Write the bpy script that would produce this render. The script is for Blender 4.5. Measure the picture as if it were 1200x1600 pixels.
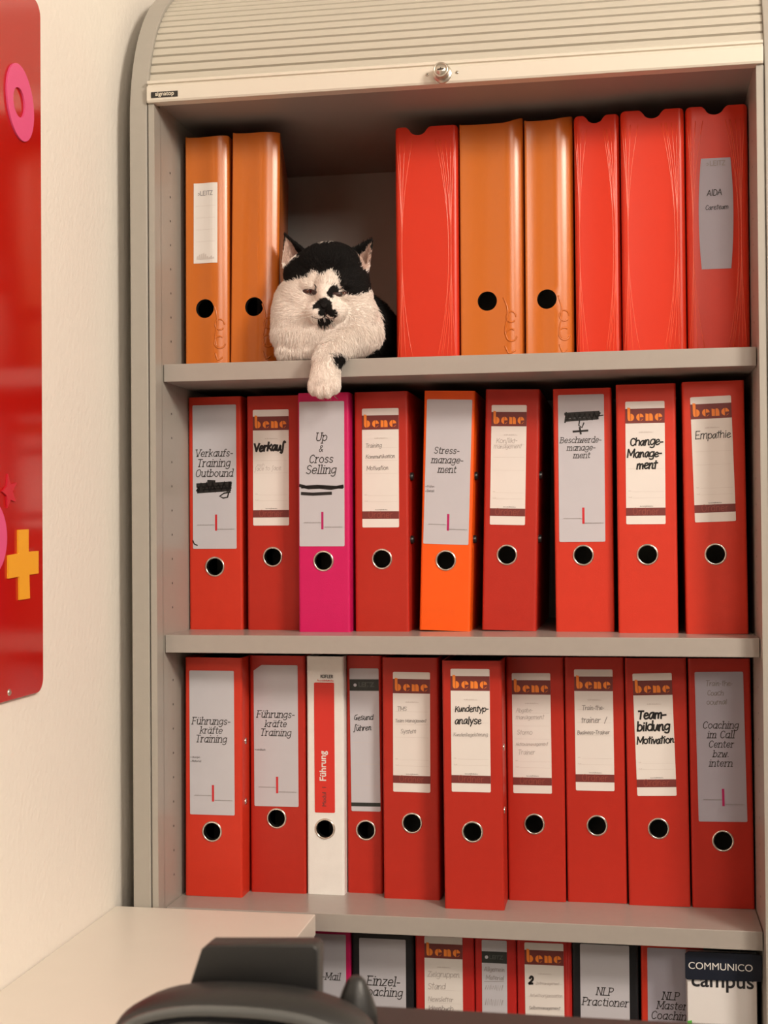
import bpy, bmesh, math, random
import numpy as np
from mathutils import Vector, Matrix, Euler
from mathutils.bvhtree import BVHTree
PI = math.pi
for o in list(bpy.data.objects):
    bpy.data.objects.remove(o)
SC = bpy.context.scene
COL = SC.collection

# ------------------------------------------------------------------ camera
CAM_POS = Vector((0.5967, -1.7201, 1.2334)); YAW, PITCH, ROLL = 0.17594, 0.01338, -0.00770
fw = Vector((-math.sin(YAW) * math.cos(PITCH), math.cos(YAW) * math.cos(PITCH), math.sin(PITCH)))
r0 = Vector((math.cos(YAW), math.sin(YAW), 0)); u0 = r0.cross(fw)
rr = math.cos(ROLL) * r0 + math.sin(ROLL) * u0
uu = -math.sin(ROLL) * r0 + math.cos(ROLL) * u0
cd = bpy.data.cameras.new('camera'); cam = bpy.data.objects.new('camera', cd); COL.objects.link(cam)
M = Matrix((rr, uu, -fw)).transposed().to_4x4(); M.translation = CAM_POS
cam.matrix_world = M
cd.sensor_fit = 'AUTO'; cd.sensor_width = 36; cd.lens = 36 * 2160.2 / 1600
cd.clip_start = 0.02
cd.dof.use_dof = True; cd.dof.focus_distance = 1.86; cd.dof.aperture_fstop = 30
SC.camera = cam

# ------------------------------------------------------------------ world, lights, exposure
W = bpy.data.worlds.new('world'); SC.world = W; W.use_nodes = True
W.node_tree.nodes['Background'].inputs[0].default_value = (1.0, 0.86, 0.72, 1)
W.node_tree.nodes['Background'].inputs[1].default_value = 0.3

def area(name, loc, target, size, power, color, size_y=None):
    l = bpy.data.lights.new(name, 'AREA'); l.energy = power; l.color = color
    l.size = size
    if size_y:
        l.shape = 'RECTANGLE'; l.size_y = size_y
    o = bpy.data.objects.new(name, l); COL.objects.link(o); o.location = loc
    o.rotation_euler = (Vector(target) - Vector(loc)).to_track_quat('-Z', 'Y').to_euler()
    return o
area('ceiling_lamp_light', (2.05, -1.75, 2.5), (0.35, 0.0, 1.2), 0.55, 69, (1.0, 0.885, 0.75), 0.55)
area('added_fill_light', (1.7, -3.3, 2.5), (0.35, 0.0, 1.2), 0.7, 40, (1.0, 0.885, 0.75), 0.7)  # fill light added to brighten the cabinet interior, not a known lamp

SC.view_settings.view_transform = 'Standard'; SC.view_settings.look = 'None'
SC.view_settings.gamma = 1; SC.view_settings.use_curve_mapping = False
SC.view_settings.exposure = -0.08

# ------------------------------------------------------------------ materials
MATS = {}
def mat(name, col, rough=0.5, metal=0.0, bump=0.0, bscale=400, var=0.0, vscale=30, coat=0.0, spec=0.5, attr=None, coat_rough=0.08):
    if name in MATS:
        return MATS[name]
    m = bpy.data.materials.new(name); m.use_nodes = True
    nt = m.node_tree; b = nt.nodes['Principled BSDF']
    b.inputs['Base Color'].default_value = (*col, 1); b.inputs['Roughness'].default_value = rough
    b.inputs['Metallic'].default_value = metal
    b.inputs['Specular IOR Level'].default_value = spec
    if coat:
        b.inputs['Coat Weight'].default_value = coat; b.inputs['Coat Roughness'].default_value = coat_rough
    tc = nt.nodes.new('ShaderNodeTexCoord')
    if attr:
        a = nt.nodes.new('ShaderNodeAttribute'); a.attribute_name = attr
        nt.links.new(a.outputs['Color'], b.inputs['Base Color'])
    elif var:
        n = nt.nodes.new('ShaderNodeTexNoise'); n.inputs['Scale'].default_value = vscale; n.inputs['Detail'].default_value = 4
        nt.links.new(tc.outputs['Object'], n.inputs['Vector'])
        mx = nt.nodes.new('ShaderNodeMix'); mx.data_type = 'RGBA'
        mx.inputs['A'].default_value = (*[c * (1 - var) for c in col], 1)
        mx.inputs['B'].default_value = (*[min(1, c * (1 + var)) for c in col], 1)
        nt.links.new(n.outputs['Fac'], mx.inputs['Factor']); nt.links.new(mx.outputs['Result'], b.inputs['Base Color'])
    if bump:
        n = nt.nodes.new('ShaderNodeTexNoise'); n.inputs['Scale'].default_value = bscale; n.inputs['Detail'].default_value = 3
        nt.links.new(tc.outputs['Object'], n.inputs['Vector'])
        bp = nt.nodes.new('ShaderNodeBump'); bp.inputs['Strength'].default_value = bump; bp.inputs['Distance'].default_value = 0.002
        nt.links.new(n.outputs['Fac'], bp.inputs['Height']); nt.links.new(bp.outputs['Normal'], b.inputs['Normal'])
    MATS[name] = m
    return m
def board_card(name, col):
    return mat(name, col, 0.42, bump=0.10, bscale=900, var=0.05, vscale=60, spec=0.35)
RED = board_card('red_card', (0.49, 0.025, 0.013))
BRIGHT = board_card('bright_red_card', (0.64, 0.039, 0.017))
ORANGE = board_card('orange_card', (0.95, 0.115, 0.006))
MAGENTA = board_card('magenta_card', (0.64, 0.010, 0.125))
WHITEC = board_card('white_card', (0.90, 0.89, 0.87))
BLACKC = board_card('black_card', (0.014, 0.014, 0.017))
CARMINE = board_card('carmine_card', (0.50, 0.020, 0.016))
PLORANGE = mat('orange_plastic', (0.60, 0.155, 0.018), 0.25, bump=0.04, bscale=700, spec=0.45)
PLRED = mat('red_plastic', (0.68, 0.036, 0.012), 0.30, bump=0.04, bscale=900, spec=0.35)
RIB_SHINE = mat('red_plastic_rib_shine', (0.82, 0.095, 0.042), 0.22, spec=0.6)  # lighter red puts the ribs' highlight into their colour
LINING = mat('black_lining', (0.006, 0.006, 0.007), 0.6)
PAPER = mat('paper_stack', (0.75, 0.72, 0.66), 0.8, var=0.1, vscale=300)
STEEL = mat('nickel_ring', (0.78, 0.74, 0.68), 0.22, 1.0)
LABW = mat('white_label_paper', (0.84, 0.80, 0.77), 0.6, var=0.02)
LABG = mat('grey_label_paper', (0.58, 0.575, 0.63), 0.55, var=0.03)
LABB = mat('bluish_label_paper', (0.46, 0.45, 0.54), 0.55, var=0.03)
INK = mat('black_ink', (0.012, 0.011, 0.011), 0.5)
PRINT = mat('printed_text', (0.055, 0.050, 0.050), 0.6)
PENCIL = mat('grey_pencil', (0.30, 0.27, 0.26), 0.7)
FAINT = mat('faint_pencil', (0.52, 0.47, 0.45), 0.7)
FAINTG = mat('faint_grey_print', (0.36, 0.34, 0.35), 0.7)
RULE = mat('ruled_line', (0.66, 0.60, 0.57), 0.7)
BROWN = mat('brown_print', (0.19, 0.030, 0.026), 0.5)
BROWNT = mat('brown_light_print', (0.33, 0.075, 0.05), 0.5)
LOGO = mat('orange_print', (0.95, 0.26, 0.030), 0.5)
ACCR = mat('red_accent', (0.62, 0.020, 0.030), 0.5)
ACCP = mat('pink_accent', (0.50, 0.008, 0.13), 0.5)
DARKB = mat('dark_band_print', (0.022, 0.026, 0.024), 0.5)
WHITEP = mat('white_print', (0.85, 0.83, 0.80), 0.5)
REDP = mat('red_label_print', (0.72, 0.032, 0.020), 0.5)

# ------------------------------------------------------------------ mesh building
def link(name, me, parent=None):
    o = bpy.data.objects.new(name, me); COL.objects.link(o)
    if parent is not None:
        o.parent = parent
    return o
def empty(name, loc, rot=(0, 0, 0)):
    o = bpy.data.objects.new(name, None); COL.objects.link(o)
    o.location = loc; o.rotation_euler = rot; o.empty_display_size = 0.02
    return o
def tag(o, label=None, cat=None, group=None, kind=None):
    for k, v in (('label', label), ('category', cat), ('group', group), ('kind', kind)):
        if v:
            o[k] = v
    return o

class MB:
    def __init__(s):
        s.v = []; s.f = []; s.m = []; s.sm = []
    def add(s, vs, fs, mi=0, smooth=False):
        k = len(s.v); s.v += [tuple(x) for x in vs]
        for f in fs:
            s.f.append([i + k for i in f]); s.m.append(mi); s.sm.append(smooth)
    def box(s, x0, x1, y0, y1, z0, z1, mi=0):
        s.add([(x0, y0, z0), (x1, y0, z0), (x1, y1, z0), (x0, y1, z0), (x0, y0, z1), (x1, y0, z1), (x1, y1, z1), (x0, y1, z1)],
              [(0, 3, 2, 1), (4, 5, 6, 7), (0, 1, 5, 4), (1, 2, 6, 5), (2, 3, 7, 6), (3, 0, 4, 7)], mi)
    def prism(s, pts, axis, a, b, mi=0, smooth=False):
        """polygon pts (2D) extruded along axis from a to b; axis x: pts=(y,z); y: pts=(x,z); z: pts=(x,y)"""
        def P(p, t):
            return {'x': (t, p[0], p[1]), 'y': (p[0], t, p[1]), 'z': (p[0], p[1], t)}[axis]
        n = len(pts)
        s.add([P(p, a) for p in pts] + [P(p, b) for p in pts], [tuple(range(n))[::-1], tuple(range(n, 2 * n))], mi)
        k = len(s.v) - 2 * n
        for i in range(n):
            j = (i + 1) % n
            s.f.append([k + i, k + j, k + n + j, k + n + i]); s.m.append(mi); s.sm.append(smooth)
    def strip_prism(s, A, B, axis, a, b, mi=0):
        """closed band between two matching polylines, extruded"""
        s.prism(list(A) + list(B)[::-1], axis, a, b, mi)
    def lathe(s, prof, c, axis, n=32, mi=0, smooth=True):
        """prof = [(r, t)], around axis through c"""
        vs = []
        for r, t in prof:
            for i in range(n):
                a = 2 * PI * i / n; p, q = r * math.cos(a), r * math.sin(a)
                d = {'y': (p, t, q), 'z': (p, q, t), 'x': (t, p, q)}[axis]
                vs.append((c[0] + d[0], c[1] + d[1], c[2] + d[2]))
        fs = []
        for k in range(len(prof) - 1):
            for i in range(n):
                j = (i + 1) % n
                fs.append((k * n + i, k * n + j, (k + 1) * n + j, (k + 1) * n + i))
        s.add(vs, fs, mi, smooth)
        if prof[0][0] > 0 and False:
            pass
    def disc(s, c, r, axis, n=24, mi=0):
        vs = []
        for i in range(n):
            a = 2 * PI * i / n; p, q = r * math.cos(a), r * math.sin(a)
            d = {'y': (p, 0, q), 'z': (p, q, 0), 'x': (0, p, q)}[axis]
            vs.append((c[0] + d[0], c[1] + d[1], c[2] + d[2]))
        s.add(vs, [tuple(range(n))], mi)
    def tube(s, pts, rad, n=6, mi=0):
        pts = [Vector(p) for p in pts]; vs = []; N = len(pts)
        rads = rad if isinstance(rad, (list, tuple)) else [rad] * N
        for i, p in enumerate(pts):
            t = (pts[min(i + 1, N - 1)] - pts[max(i - 1, 0)]).normalized()
            a = t.orthogonal().normalized() if abs(t.z) < .9 else t.cross(Vector((0, 1, 0))).normalized()
            if abs(t.z) < .9:
                a = t.cross(Vector((0, 0, 1))).normalized()
            b = t.cross(a)
            for k in range(n):
                w = 2 * PI * k / n
                vs.append(p + rads[i] * (math.cos(w) * a + math.sin(w) * b))
        fs = [(i * n + k, i * n + (k + 1) % n, (i + 1) * n + (k + 1) % n, (i + 1) * n + k) for i in range(N - 1) for k in range(n)]
        fs += [tuple(range(n))[::-1], tuple(range((N - 1) * n, N * n))]
        s.add(vs, fs, mi, True)
    def poly(s, pts3, mi=0):
        s.add(pts3, [tuple(range(len(pts3)))], mi)
    def build(s, name, mats, parent=None, recalc=True, bevel=0.0):
        me = bpy.data.meshes.new(name); me.from_pydata(s.v, [], s.f); 
        for m in (mats if isinstance(mats, (list, tuple)) else [mats]):
            me.materials.append(m)
        me.polygons.foreach_set('material_index', s.m); me.polygons.foreach_set('use_smooth', s.sm)
        if recalc:
            bm = bmesh.new(); bm.from_mesh(me); bmesh.ops.recalc_face_normals(bm, faces=bm.faces); bm.to_mesh(me); bm.free()
        me.update()
        o = link(name, me, parent)
        if bevel:
            b = o.modifiers.new('bevel', 'BEVEL'); b.width = bevel; b.segments = 2; b.limit_method = 'ANGLE'; b.angle_limit = math.radians(50)
        return o

# ------------------------------------------------------------------ lettering (stroke font on a 5 unit x-height)
G = {
'a': '4.6|~4,4.1 2.5,5 .7,3.9 .5,1.4 1.8,0 4,1.8;4,5 4,0', 'b': '4.6|.6,7.5 .6,0;~.6,3.6 2.3,5 4,3.8 4,1.2 2.2,0 .6,1.2',
'c': '4.2|~3.7,4.1 2.4,5 .8,4 .5,1.6 2,0 3.8,.9', 'd': '4.6|4,7.5 4,0;~4,3.8 2.4,5 .6,3.8 .5,1.2 2.2,0 4,1.4',
'e': '4.4|~.6,2.6 3.9,2.7 3.6,4.4 2.3,5 .8,4 .5,1.6 1.9,0 3.8,.9', 'f': '3.2|~3.3,7 2.4,7.5 1.4,6.6 1.3,5;1.3,5.4 1.3,0;.2,5 2.8,5',
'g': '4.6|~4,4.1 2.5,5 .7,3.9 .5,1.6 1.8,.3 4,1.8;~4,5 4,-.4 3.4,-2 1.8,-2.3 .6,-1.6', 'h': '4.6|.6,7.5 .6,0;~.6,3.3 1.8,4.8 3.3,4.9 4,3.4 4,2;4,2.2 4,0',
'i': '1.8|.9,5 .9,0;*.9,6.9', 'j': '2|~1.2,5 1.2,-1 .2,-2.2;*1.2,6.9', 'k': '4.3|.6,7.5 .6,0;3.6,5 .7,2.1;1.6,3 4,0', 'l': '1.8|.9,7.5 .9,0',
'm': '6.8|.6,5 .6,0;~.6,3.4 1.7,4.8 2.8,4.9 3.3,3.6 3.3,2.5;3.3,3 3.3,0;~3.3,3.4 4.4,4.8 5.5,4.9 6,3.6 6,2.5;6,3 6,0',
'n': '4.6|.6,5 .6,0;~.6,3.3 1.8,4.8 3.3,4.9 4,3.4 4,2;4,2.2 4,0', 'o': '4.6|~2.3,5 .7,4 .5,1.6 2.2,0 3.9,1 4.1,3.4 2.3,5',
'p': '4.6|.6,5 .6,-2.3;~.6,3.6 2.3,5 4,3.8 4,1.2 2.2,0 .6,1.2', 'r': '3.4|.8,5 .8,0;~.8,3.1 1.7,4.6 3.1,4.9', 's': '3.8|~3.4,4.2 2,5 .7,4.1 1.1,2.9 2.8,2.2 3.4,1 2.1,0 .5,.8',
't': '3.1|1.3,6.8 1.3,1;~1.3,1.3 1.8,.1 3,.5;.2,5 2.9,5', 'u': '4.6|.6,5 .6,1.8;~.6,2.2 .9,.5 2.2,0 4,1.7;4,5 4,0', 'v': '4|.3,5 2,0;2,0 3.8,5',
'w': '6|.3,5 1.6,0;1.6,0 3,4.6;3,4.6 4.4,0;4.4,0 5.7,5', 'y': '4|.3,5 2.1,.2;3.8,5 1.2,-2.3', 'z': '4|.5,5 3.6,5;3.6,5 .3,0;.3,0 3.7,0',
'A': '5.4|.3,0 2.7,7.2;2.7,7.2 5.1,0;1.2,2.5 4.2,2.5', 'B': '5|.7,7.2 .7,0;~.7,7.2 3.4,7 4,5.6 3,4 .7,3.8;~.7,3.8 3.7,3.6 4.5,1.9 3.4,.1 .7,0', 'C': '5|~4.5,5.9 3,7.3 1,6 .5,3.2 1.4,.6 3.1,0 4.6,1.2',
'D': '5.3|.7,7.2 .7,0;~.7,7.2 3.4,6.9 4.7,5 4.6,2 3.2,.2 .7,0', 'E': '4.8|.7,7.2 .7,0;.7,7.2 4.3,7.2;.7,3.8 3.6,3.8;.7,0 4.4,0', 'F': '4.6|.7,7.2 .7,0;.7,7.2 4.4,7.2;.7,3.7 3.6,3.7',
'G': '5.2|~4.6,6 3,7.3 1,6 .5,3.2 1.4,.6 3.1,0 4.6,1.2 4.6,3.2;4.7,3.2 2.9,3.2', 'I': '2|1,7.2 1,0', 'K': '5|.7,7.2 .7,0;4.5,7.2 .8,3.2;1.9,4.3 4.7,0', 'L': '4.5|.7,7.2 .7,0;.7,0 4.2,0',
'M': '6.6|.6,0 .6,7.2;.6,7.2 3.3,1.6;3.3,1.6 6,7.2;6,7.2 6,0', 'N': '5.6|.6,0 .6,7.2;.6,7.2 4.9,0;4.9,0 4.9,7.2', 'O': '5.6|~2.8,7.3 .9,6 .5,3.2 1.3,.7 2.9,0 4.6,1.2 5.1,4 4.3,6.6 2.8,7.3',
'P': '4.8|.7,7.2 .7,0;~.7,7.2 3.6,7 4.4,5.4 3.4,3.6 .7,3.4', 'R': '5|.7,7.2 .7,0;~.7,7.2 3.6,7 4.3,5.5 3.3,3.9 .7,3.7;2.6,3.7 4.7,0', 'S': '4.6|~4,6.2 2.4,7.3 .7,6.2 1.2,4.2 3.4,3.2 4.1,1.5 2.6,0 .5,1',
'T': '4.8|2.4,7.2 2.4,0;.2,7.2 4.6,7.2', 'U': '5.4|.7,7.2 .7,2.4;~.7,2.6 1.3,.5 2.8,0 4.3,.7 4.8,2.6;4.8,2.4 4.8,7.2', 'V': '5.2|.2,7.2 2.6,0;2.6,0 5,7.2', 'W': '7|.2,7.2 1.9,0;1.9,0 3.5,6.6;3.5,6.6 5.1,0;5.1,0 6.8,7.2',
'Z': '4.8|.5,7.2 4.4,7.2;4.4,7.2 .3,0;.3,0 4.5,0', '-': '3|.3,2.7 2.6,2.7', '.': '1.6|*.8,.4', '&': '5.4|~4.8,0 1.4,4.9 1.5,6.6 2.7,7.2 3.5,5.9 .9,2.4 .9,.8 2.3,0 4.6,2.9',
'/': '3|.2,-1 2.8,8', '1': '3|.4,5.6 1.8,7.2;1.8,7.2 1.8,0', '2': '4.4|~.6,5.6 1.8,7.2 3.6,6.4 3.4,4 .5,0;.5,0 4,0', ' ': '2.6|'}
G['ü'] = G['u'] + ';*1.2,6.9;*3.2,6.9'; G['ä'] = G['a'] + ';*1.3,6.9;*3.3,6.9'
# handwritten forms where they differ
HW = dict(G)
HW['f'] = '3|~3,6.8 2.2,7.5 1.5,6 1.4,1 .9,-2 -.2,-1.6'
HW['r'] = '3.2|.5,5 .6,0;~.6,2.6 1.6,4.5 3,4.6'
HW['t'] = '3|1.5,7 1.3,0;0,4.9 3,5.3'
HW['a'] = '4.6|~3.9,4.6 2.2,4.9 .6,3.2 .8,.8 2.3,.2 3.9,4.6 3.8,.8 4.6,.2'
HW['e'] = '4.2|~.4,2.2 3.4,3.2 2.8,4.9 1.1,4.3 .6,1.6 1.9,0 4.2,1'
HW['k'] = '4.2|.8,7.5 .5,0;~3.7,5 .7,2.4 2,2.2 4.2,0'
HW['n'] = '4.4|.6,4.8 .6,0;~.6,2.6 2,4.7 3.2,4 3.3,.6 4.3,.3'
HW['u'] = '4.4|~.5,4.8 .7,.8 2.2,.2 3.5,4.8 3.6,.6 4.4,.4'
HW['ü'] = HW['u'] + ';*1.2,7;*3,7'
HW['G'] = '5|~4.2,6.8 1.4,5.4 .5,2 2,.2 4,2.4;4.2,2.8 2.6,2.6;4.2,2.8 3.9,0'

def catmull(P, n=5):
    if len(P) < 3:
        return P
    closed = P[0] == P[-1]; out = []
    for i in range(len(P) - 1):
        p0 = P[i - 1] if i else (P[-2] if closed else P[0]); p1, p2 = P[i], P[i + 1]
        p3 = P[i + 2] if i + 2 < len(P) else (P[1] if closed else P[-1])
        for k in range(n):
            t = k / n
            out.append(tuple(.5 * (2 * b + (c - a) * t + (2 * a - 5 * b + 4 * c - d) * t * t + (3 * b - a - 3 * c + d) * t ** 3) for a, b, c, d in zip(p0, p1, p2, p3)))
    return out + [P[-1]]

def layout(text, font, slab, rnd=None, spacing=0.55):
    strokes = []; x = 0.0
    for ch in text:
        d = font.get(ch) or font['o']
        w, rest = d.split('|'); w = float(w)
        dy = rnd.uniform(-.35, .35) if rnd else 0
        sc = rnd.uniform(.93, 1.1) if rnd else 1
        for st in rest.split(';'):
            if not st:
                continue
            if st[0] == '*':
                a, b = map(float, st[1:].split(',')); strokes.append([(x + a - .25, b + dy), (x + a + .25, b + dy)]); continue
            sm = st[0] == '~'; P = [tuple(map(float, q.split(','))) for q in st.lstrip('~').split()]
            if rnd:
                P = [(a * sc + rnd.uniform(-.16, .16), b * sc + dy + rnd.uniform(-.2, .2)) for a, b in P]
            if slab and len(P) == 2 and abs(P[0][0] - P[1][0]) < .62 * abs(P[0][1] - P[1][1]):
                for a, b in P:
                    if b in (0, 5, 7.2, 7.5, -2.3):
                        l, r = (-.95, .95)
                        if b in (5, 7.5): r = .25
                        strokes.append([(x + a + l, b), (x + a + r, b)])
            strokes.append([(x + a, b) for a, b in (catmull(P) if sm else P)])
        x += (w * sc if rnd else w) + spacing
    return strokes, x - spacing

def ribbon(mb, P, w, place, mi=0):
    """flat pen stroke of width w along the 2D polyline P; place maps (x, z) to 3D"""
    Q = [P[0]]
    for p in P[1:]:
        if math.hypot(p[0] - Q[-1][0], p[1] - Q[-1][1]) > 1e-6:
            Q.append(p)
    if len(Q) < 2:
        return
    n = len(Q); vs = []
    for i in range(n):
        a, b = Q[max(i - 1, 0)], Q[min(i + 1, n - 1)]
        L = math.hypot(b[0] - a[0], b[1] - a[1]) or 1
        tx, tz = (b[0] - a[0]) / L, (b[1] - a[1]) / L
        e = -w * .35 if i == 0 else (w * .35 if i == n - 1 else 0)
        cx, cz = Q[i][0] + tx * e, Q[i][1] + tz * e
        vs += [place(cx - tz * w / 2, cz + tx * w / 2), place(cx + tz * w / 2, cz - tx * w / 2)]
    mb.add(vs, [(2 * i, 2 * i + 1, 2 * i + 3, 2 * i + 2) for i in range(n - 1)], mi)

YT = -0.0009
def place_flat(x, z):
    return (x, YT, z)
def write(mb, text, cx, z, width=None, h=None, pen=.7, style='slab', seed=0, place=place_flat, rot=0, mi=0, slope=0):
    """a line of lettering centred at cx with its baseline at z (metres, label space); width or x-height h fixes the scale"""
    rnd = random.Random(seed) if style == 'hand' else None
    st, L = layout(text, HW if style == 'hand' else G, style == 'slab', rnd, .55 if style != 'hand' else .1)
    s = width / L if width else h / 5
    sh = .2 if style == 'slab' else (.12 if style == 'hand' else 0)
    ca, sa = math.cos(rot), math.sin(rot)
    for P in st:
        Q = []
        for a, b in P:
            u, v = (a - L / 2 + sh * (b - 2.5)) * s, b * s + slope * (a - L / 2) * s
            Q.append((cx + u * ca - v * sa, z + u * sa + v * ca))
        ribbon(mb, Q, pen * s, place, mi)
def font_mesh(text, size, name='lettering', bold=0.0):
    c = bpy.data.curves.new(name, 'FONT'); c.body = text; c.size = size; c.align_x = 'CENTER'; c.offset = bold
    o = bpy.data.objects.new(name, c); COL.objects.link(o)
    bpy.context.view_layer.update()
    me = bpy.data.meshes.new_from_object(o.evaluated_get(bpy.context.evaluated_depsgraph_get()))
    bpy.data.objects.remove(o); bpy.data.curves.remove(c)
    me.name = name
    return me
def font_obj(text, size, loc, material, parent, name='lettering', bold=0.0, width=None, ry=0):
    me = font_mesh(text, size, name, bold)
    xs = [v.co.x for v in me.vertices]; L = max(xs) - min(xs); k = width / L if width else 1; c = (max(xs) + min(xs)) / 2
    for v in me.vertices:
        x, y = (v.co.x - c) * k, v.co.y * k
        v.co = (x * math.cos(ry) - y * math.sin(ry) + loc[0], loc[1], x * math.sin(ry) + y * math.cos(ry) + loc[2])
    me.materials.clear(); me.materials.append(material)
    return link(name, me, parent)

# ------------------------------------------------------------------ the room
XW = -0.0576
WALLM = mat('painted_plaster', (0.90, 0.85, 0.78), 0.85, bump=0.55, bscale=120, spec=0.2)
ROOMM = mat('room_paint', (0.60, 0.57, 0.53), 0.9)
CEILM = mat('ceiling_paint', (0.82, 0.80, 0.76), 0.9)
FLOORM = mat('carpet_floor', (0.10, 0.098, 0.095), 0.95, bump=0.4, bscale=300, var=0.2, vscale=150)
def struct(name, b, m):
    mb = MB(); mb.box(*b); o = mb.build(name, m); o['kind'] = 'structure'; return o
struct('floor', (XW - .1, 3.6, -4.2, 0.55, -0.06, 0.0), FLOORM)
struct('wall_left', (XW - .1, XW, -4.2, 0.55, 0, 2.62), WALLM)
struct('wall_back', (XW, 3.6, 0.45, 0.55, 0, 2.62), WALLM)
struct('wall_right', (3.6, 3.7, -4.2, 0.55, 0, 2.62), ROOMM)
struct('wall_rear', (XW - .1, 3.7, -4.3, -4.2, 0, 2.62), ROOMM)
struct('ceiling', (XW - .1, 3.6, -4.2, 0.55, 2.62, 2.70), CEILM)

# ------------------------------------------------------------------ the roller shutter cabinet
CABM = mat('grey_laminate', (0.40, 0.375, 0.335), 0.38, bump=0.05, bscale=600, var=0.03, vscale=80, spec=0.5)
INM = mat('inner_laminate', (0.36, 0.33, 0.31), 0.42, var=0.03, vscale=40)
SHELFM = mat('shelf_laminate', (0.40, 0.365, 0.335), 0.26, bump=0.02, bscale=600, var=0.03, vscale=90)
SHUTM = mat('shutter_plastic', (0.56, 0.525, 0.45), 0.42, spec=0.4)
BARM = mat('shutter_bar', (0.74, 0.69, 0.60), 0.36)
DARKH = mat('dark_hole', (0.05, 0.04, 0.035), 0.9)
cab = empty('roller_shutter_cabinet', (0.375, 0.19, 0.0))
tag(cab, 'tall grey roller shutter cabinet with rounded top and shelves full of red binders', 'cabinet')
OX, OY = -0.375, -0.19
def cb(mb, name, m, bevel=0):
    mb.v = [(x + OX, y + OY, z) for x, y, z in mb.v]
    return mb.build(name, m, cab, bevel=bevel)
RC, ZC, YF = 0.245, 1.76, -0.030
def front_path(off, n=20, z0=0.0, yend=None):
    P = [(YF + off, z0)]
    for i in range(n + 1):
        a = PI / 2 * i / n; P.append((YF + RC - (RC - off) * math.cos(a), ZC + (RC - off) * math.sin(a)))
    if yend is not None:
        P.append((yend, ZC + RC - off))
    return P
DB = 0.405
for side, x0, x1, xi0, xi1 in ((0, -.033, -.0098, -.0098, 0.0), (1, .7598, .783, .75, .7598)):
    mb = MB(); A = front_path(0, yend=DB)
    mb.prism(A + [(DB, 0.0)], 'x', x0, x1)
    mb.box(xi0, xi1, -.006, .39, .02, 1.80)
    xs = 0.0004 if side == 0 else .7496
    for k in range(3):
        pass
    z = .43
    while z < 1.74:
        if min(abs(z - s) for s in (.396, .748, 1.10, 1.452)) > .03:
            mb.disc((xs, .032, z), .0016, 'x', 10, 1); mb.disc((xs, .30, z), .0016, 'x', 10, 1)
        z += .032
    cb(mb, 'side_panel', [CABM, DARKH, INM], .0012)
    mb = MB()
    for a, b, y in ((-.0092, -.0078, .004), (-.0078, 0.0, .0015)):
        if side: a, b = .75 - b, .75 - a
        mb.box(a, b, YF + y, YF + .026, 0, 1.784)
    cb(mb, 'guide_rail', BARM if False else CABM)
mb = MB(); mb.box(0, .75, .39, .40, .02, 1.80); cb(mb, 'back_panel', mat('back_laminate', (0.46, 0.45, 0.43), 0.5))
mb = MB(); mb.box(0, .75, -.004, .39, 1.79, 1.80); cb(mb, 'top_panel', INM)
mb = MB(); mb.box(0.0, .75, -.01, .39, 0.0, .05); cb(mb, 'plinth', CABM)
for zt in (1.452, 1.10, .748, .396, .073):
    mb = MB(); mb.box(.001, .749, 0, .388, zt - .023, zt)
    cb(mb, 'shelf', SHELFM, .0007)
# shutter: slats with grooves following the rounded top
mb = MB(); RS = RC - .005
def on_arc(th, d):
    return (YF + RC - (RS - d) * math.cos(th), ZC + (RS - d) * math.sin(th))
outer = []
th = math.asin((1.8135 - ZC) / RS); pitch = .0136 / RS
while th < PI / 2 - pitch:
    g = .0030 / RS
    outer += [on_arc(th, .0036), on_arc(th + g * .6, .0036), on_arc(th + g, 0), on_arc(th + pitch * .55, -.0004), on_arc(th + pitch - g * .2, 0)]
    th += pitch
outer += [on_arc(PI / 2, 0), (.37, ZC + RS)]
t0 = math.asin((1.8135 - ZC) / RS)
inner = [on_arc(t0 + (PI / 2 - t0) * i / 20, .009) for i in range(21)] + [(.37, ZC + RS - .009)]
mb.strip_prism(outer, inner, 'x', -.0096, .7596)
shut = cb(mb, 'roller_shutter', SHUTM)
tag(shut, 'pale grey slatted shutter rolled up')
mb = MB(); yb = -.0345
mb.prism([(yb + .0015, 1.7845), (yb, 1.7870), (yb, 1.8040), (yb + .0018, 1.8058), (yb + .0042, 1.8062), (yb + .0042, 1.8082), (yb + .0014, 1.8090), (yb + .0014, 1.8122), (yb + .0040, 1.8135),
          (yb + .018, 1.8135), (yb + .018, 1.7845)], 'x', -.0080, .758)
bar = mb; bar.v = [(x + OX, y + OY, z) for x, y, z in bar.v]
bar.build('bottom_rail', BARM, shut, bevel=.0004)
# lock with base ring, barrel and key slot
LKM = mat('lock_metal', (0.62, 0.56, 0.48), 0.3, 0.85)
mb = MB(); c = (.3745, 0, 1.7962)
mb.lathe([(.0005, yb - .0018), (.0112, yb - .0018), (.0118, yb - .0010), (.0118, yb + .001)], c, 'y', 32)
mb.lathe([(.0088, yb), (.0088, yb - .013), (.0094, yb - .0135), (.0094, yb - .0165), (.0086, yb - .0172), (.0072, yb - .0172), (.0072, yb - .0164), (.0068, yb - .0164), (.0066, yb - .0172), (.0004, yb - .0172)], c, 'y', 32)
lock = cb(mb, 'lock', LKM); tag(lock, 'round metal cylinder lock')
mb = MB(); mb.prism([(-.0042, -.0008), (.0040, -.0004), (.0044, .0014), (.0010, .0012), (0, .0030), (-.0010, .0012), (-.0040, .0010)], 'y', -.0001, .0006)
mb.v = [(x + c[0] + OX, y + yb - .0174 + OY, z + c[2] if True else z) for x, y, z in mb.v]
mb.build('key_slot', mat('key_slot_dark', (0.03, 0.018, 0.012), 0.6), lock)
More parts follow.
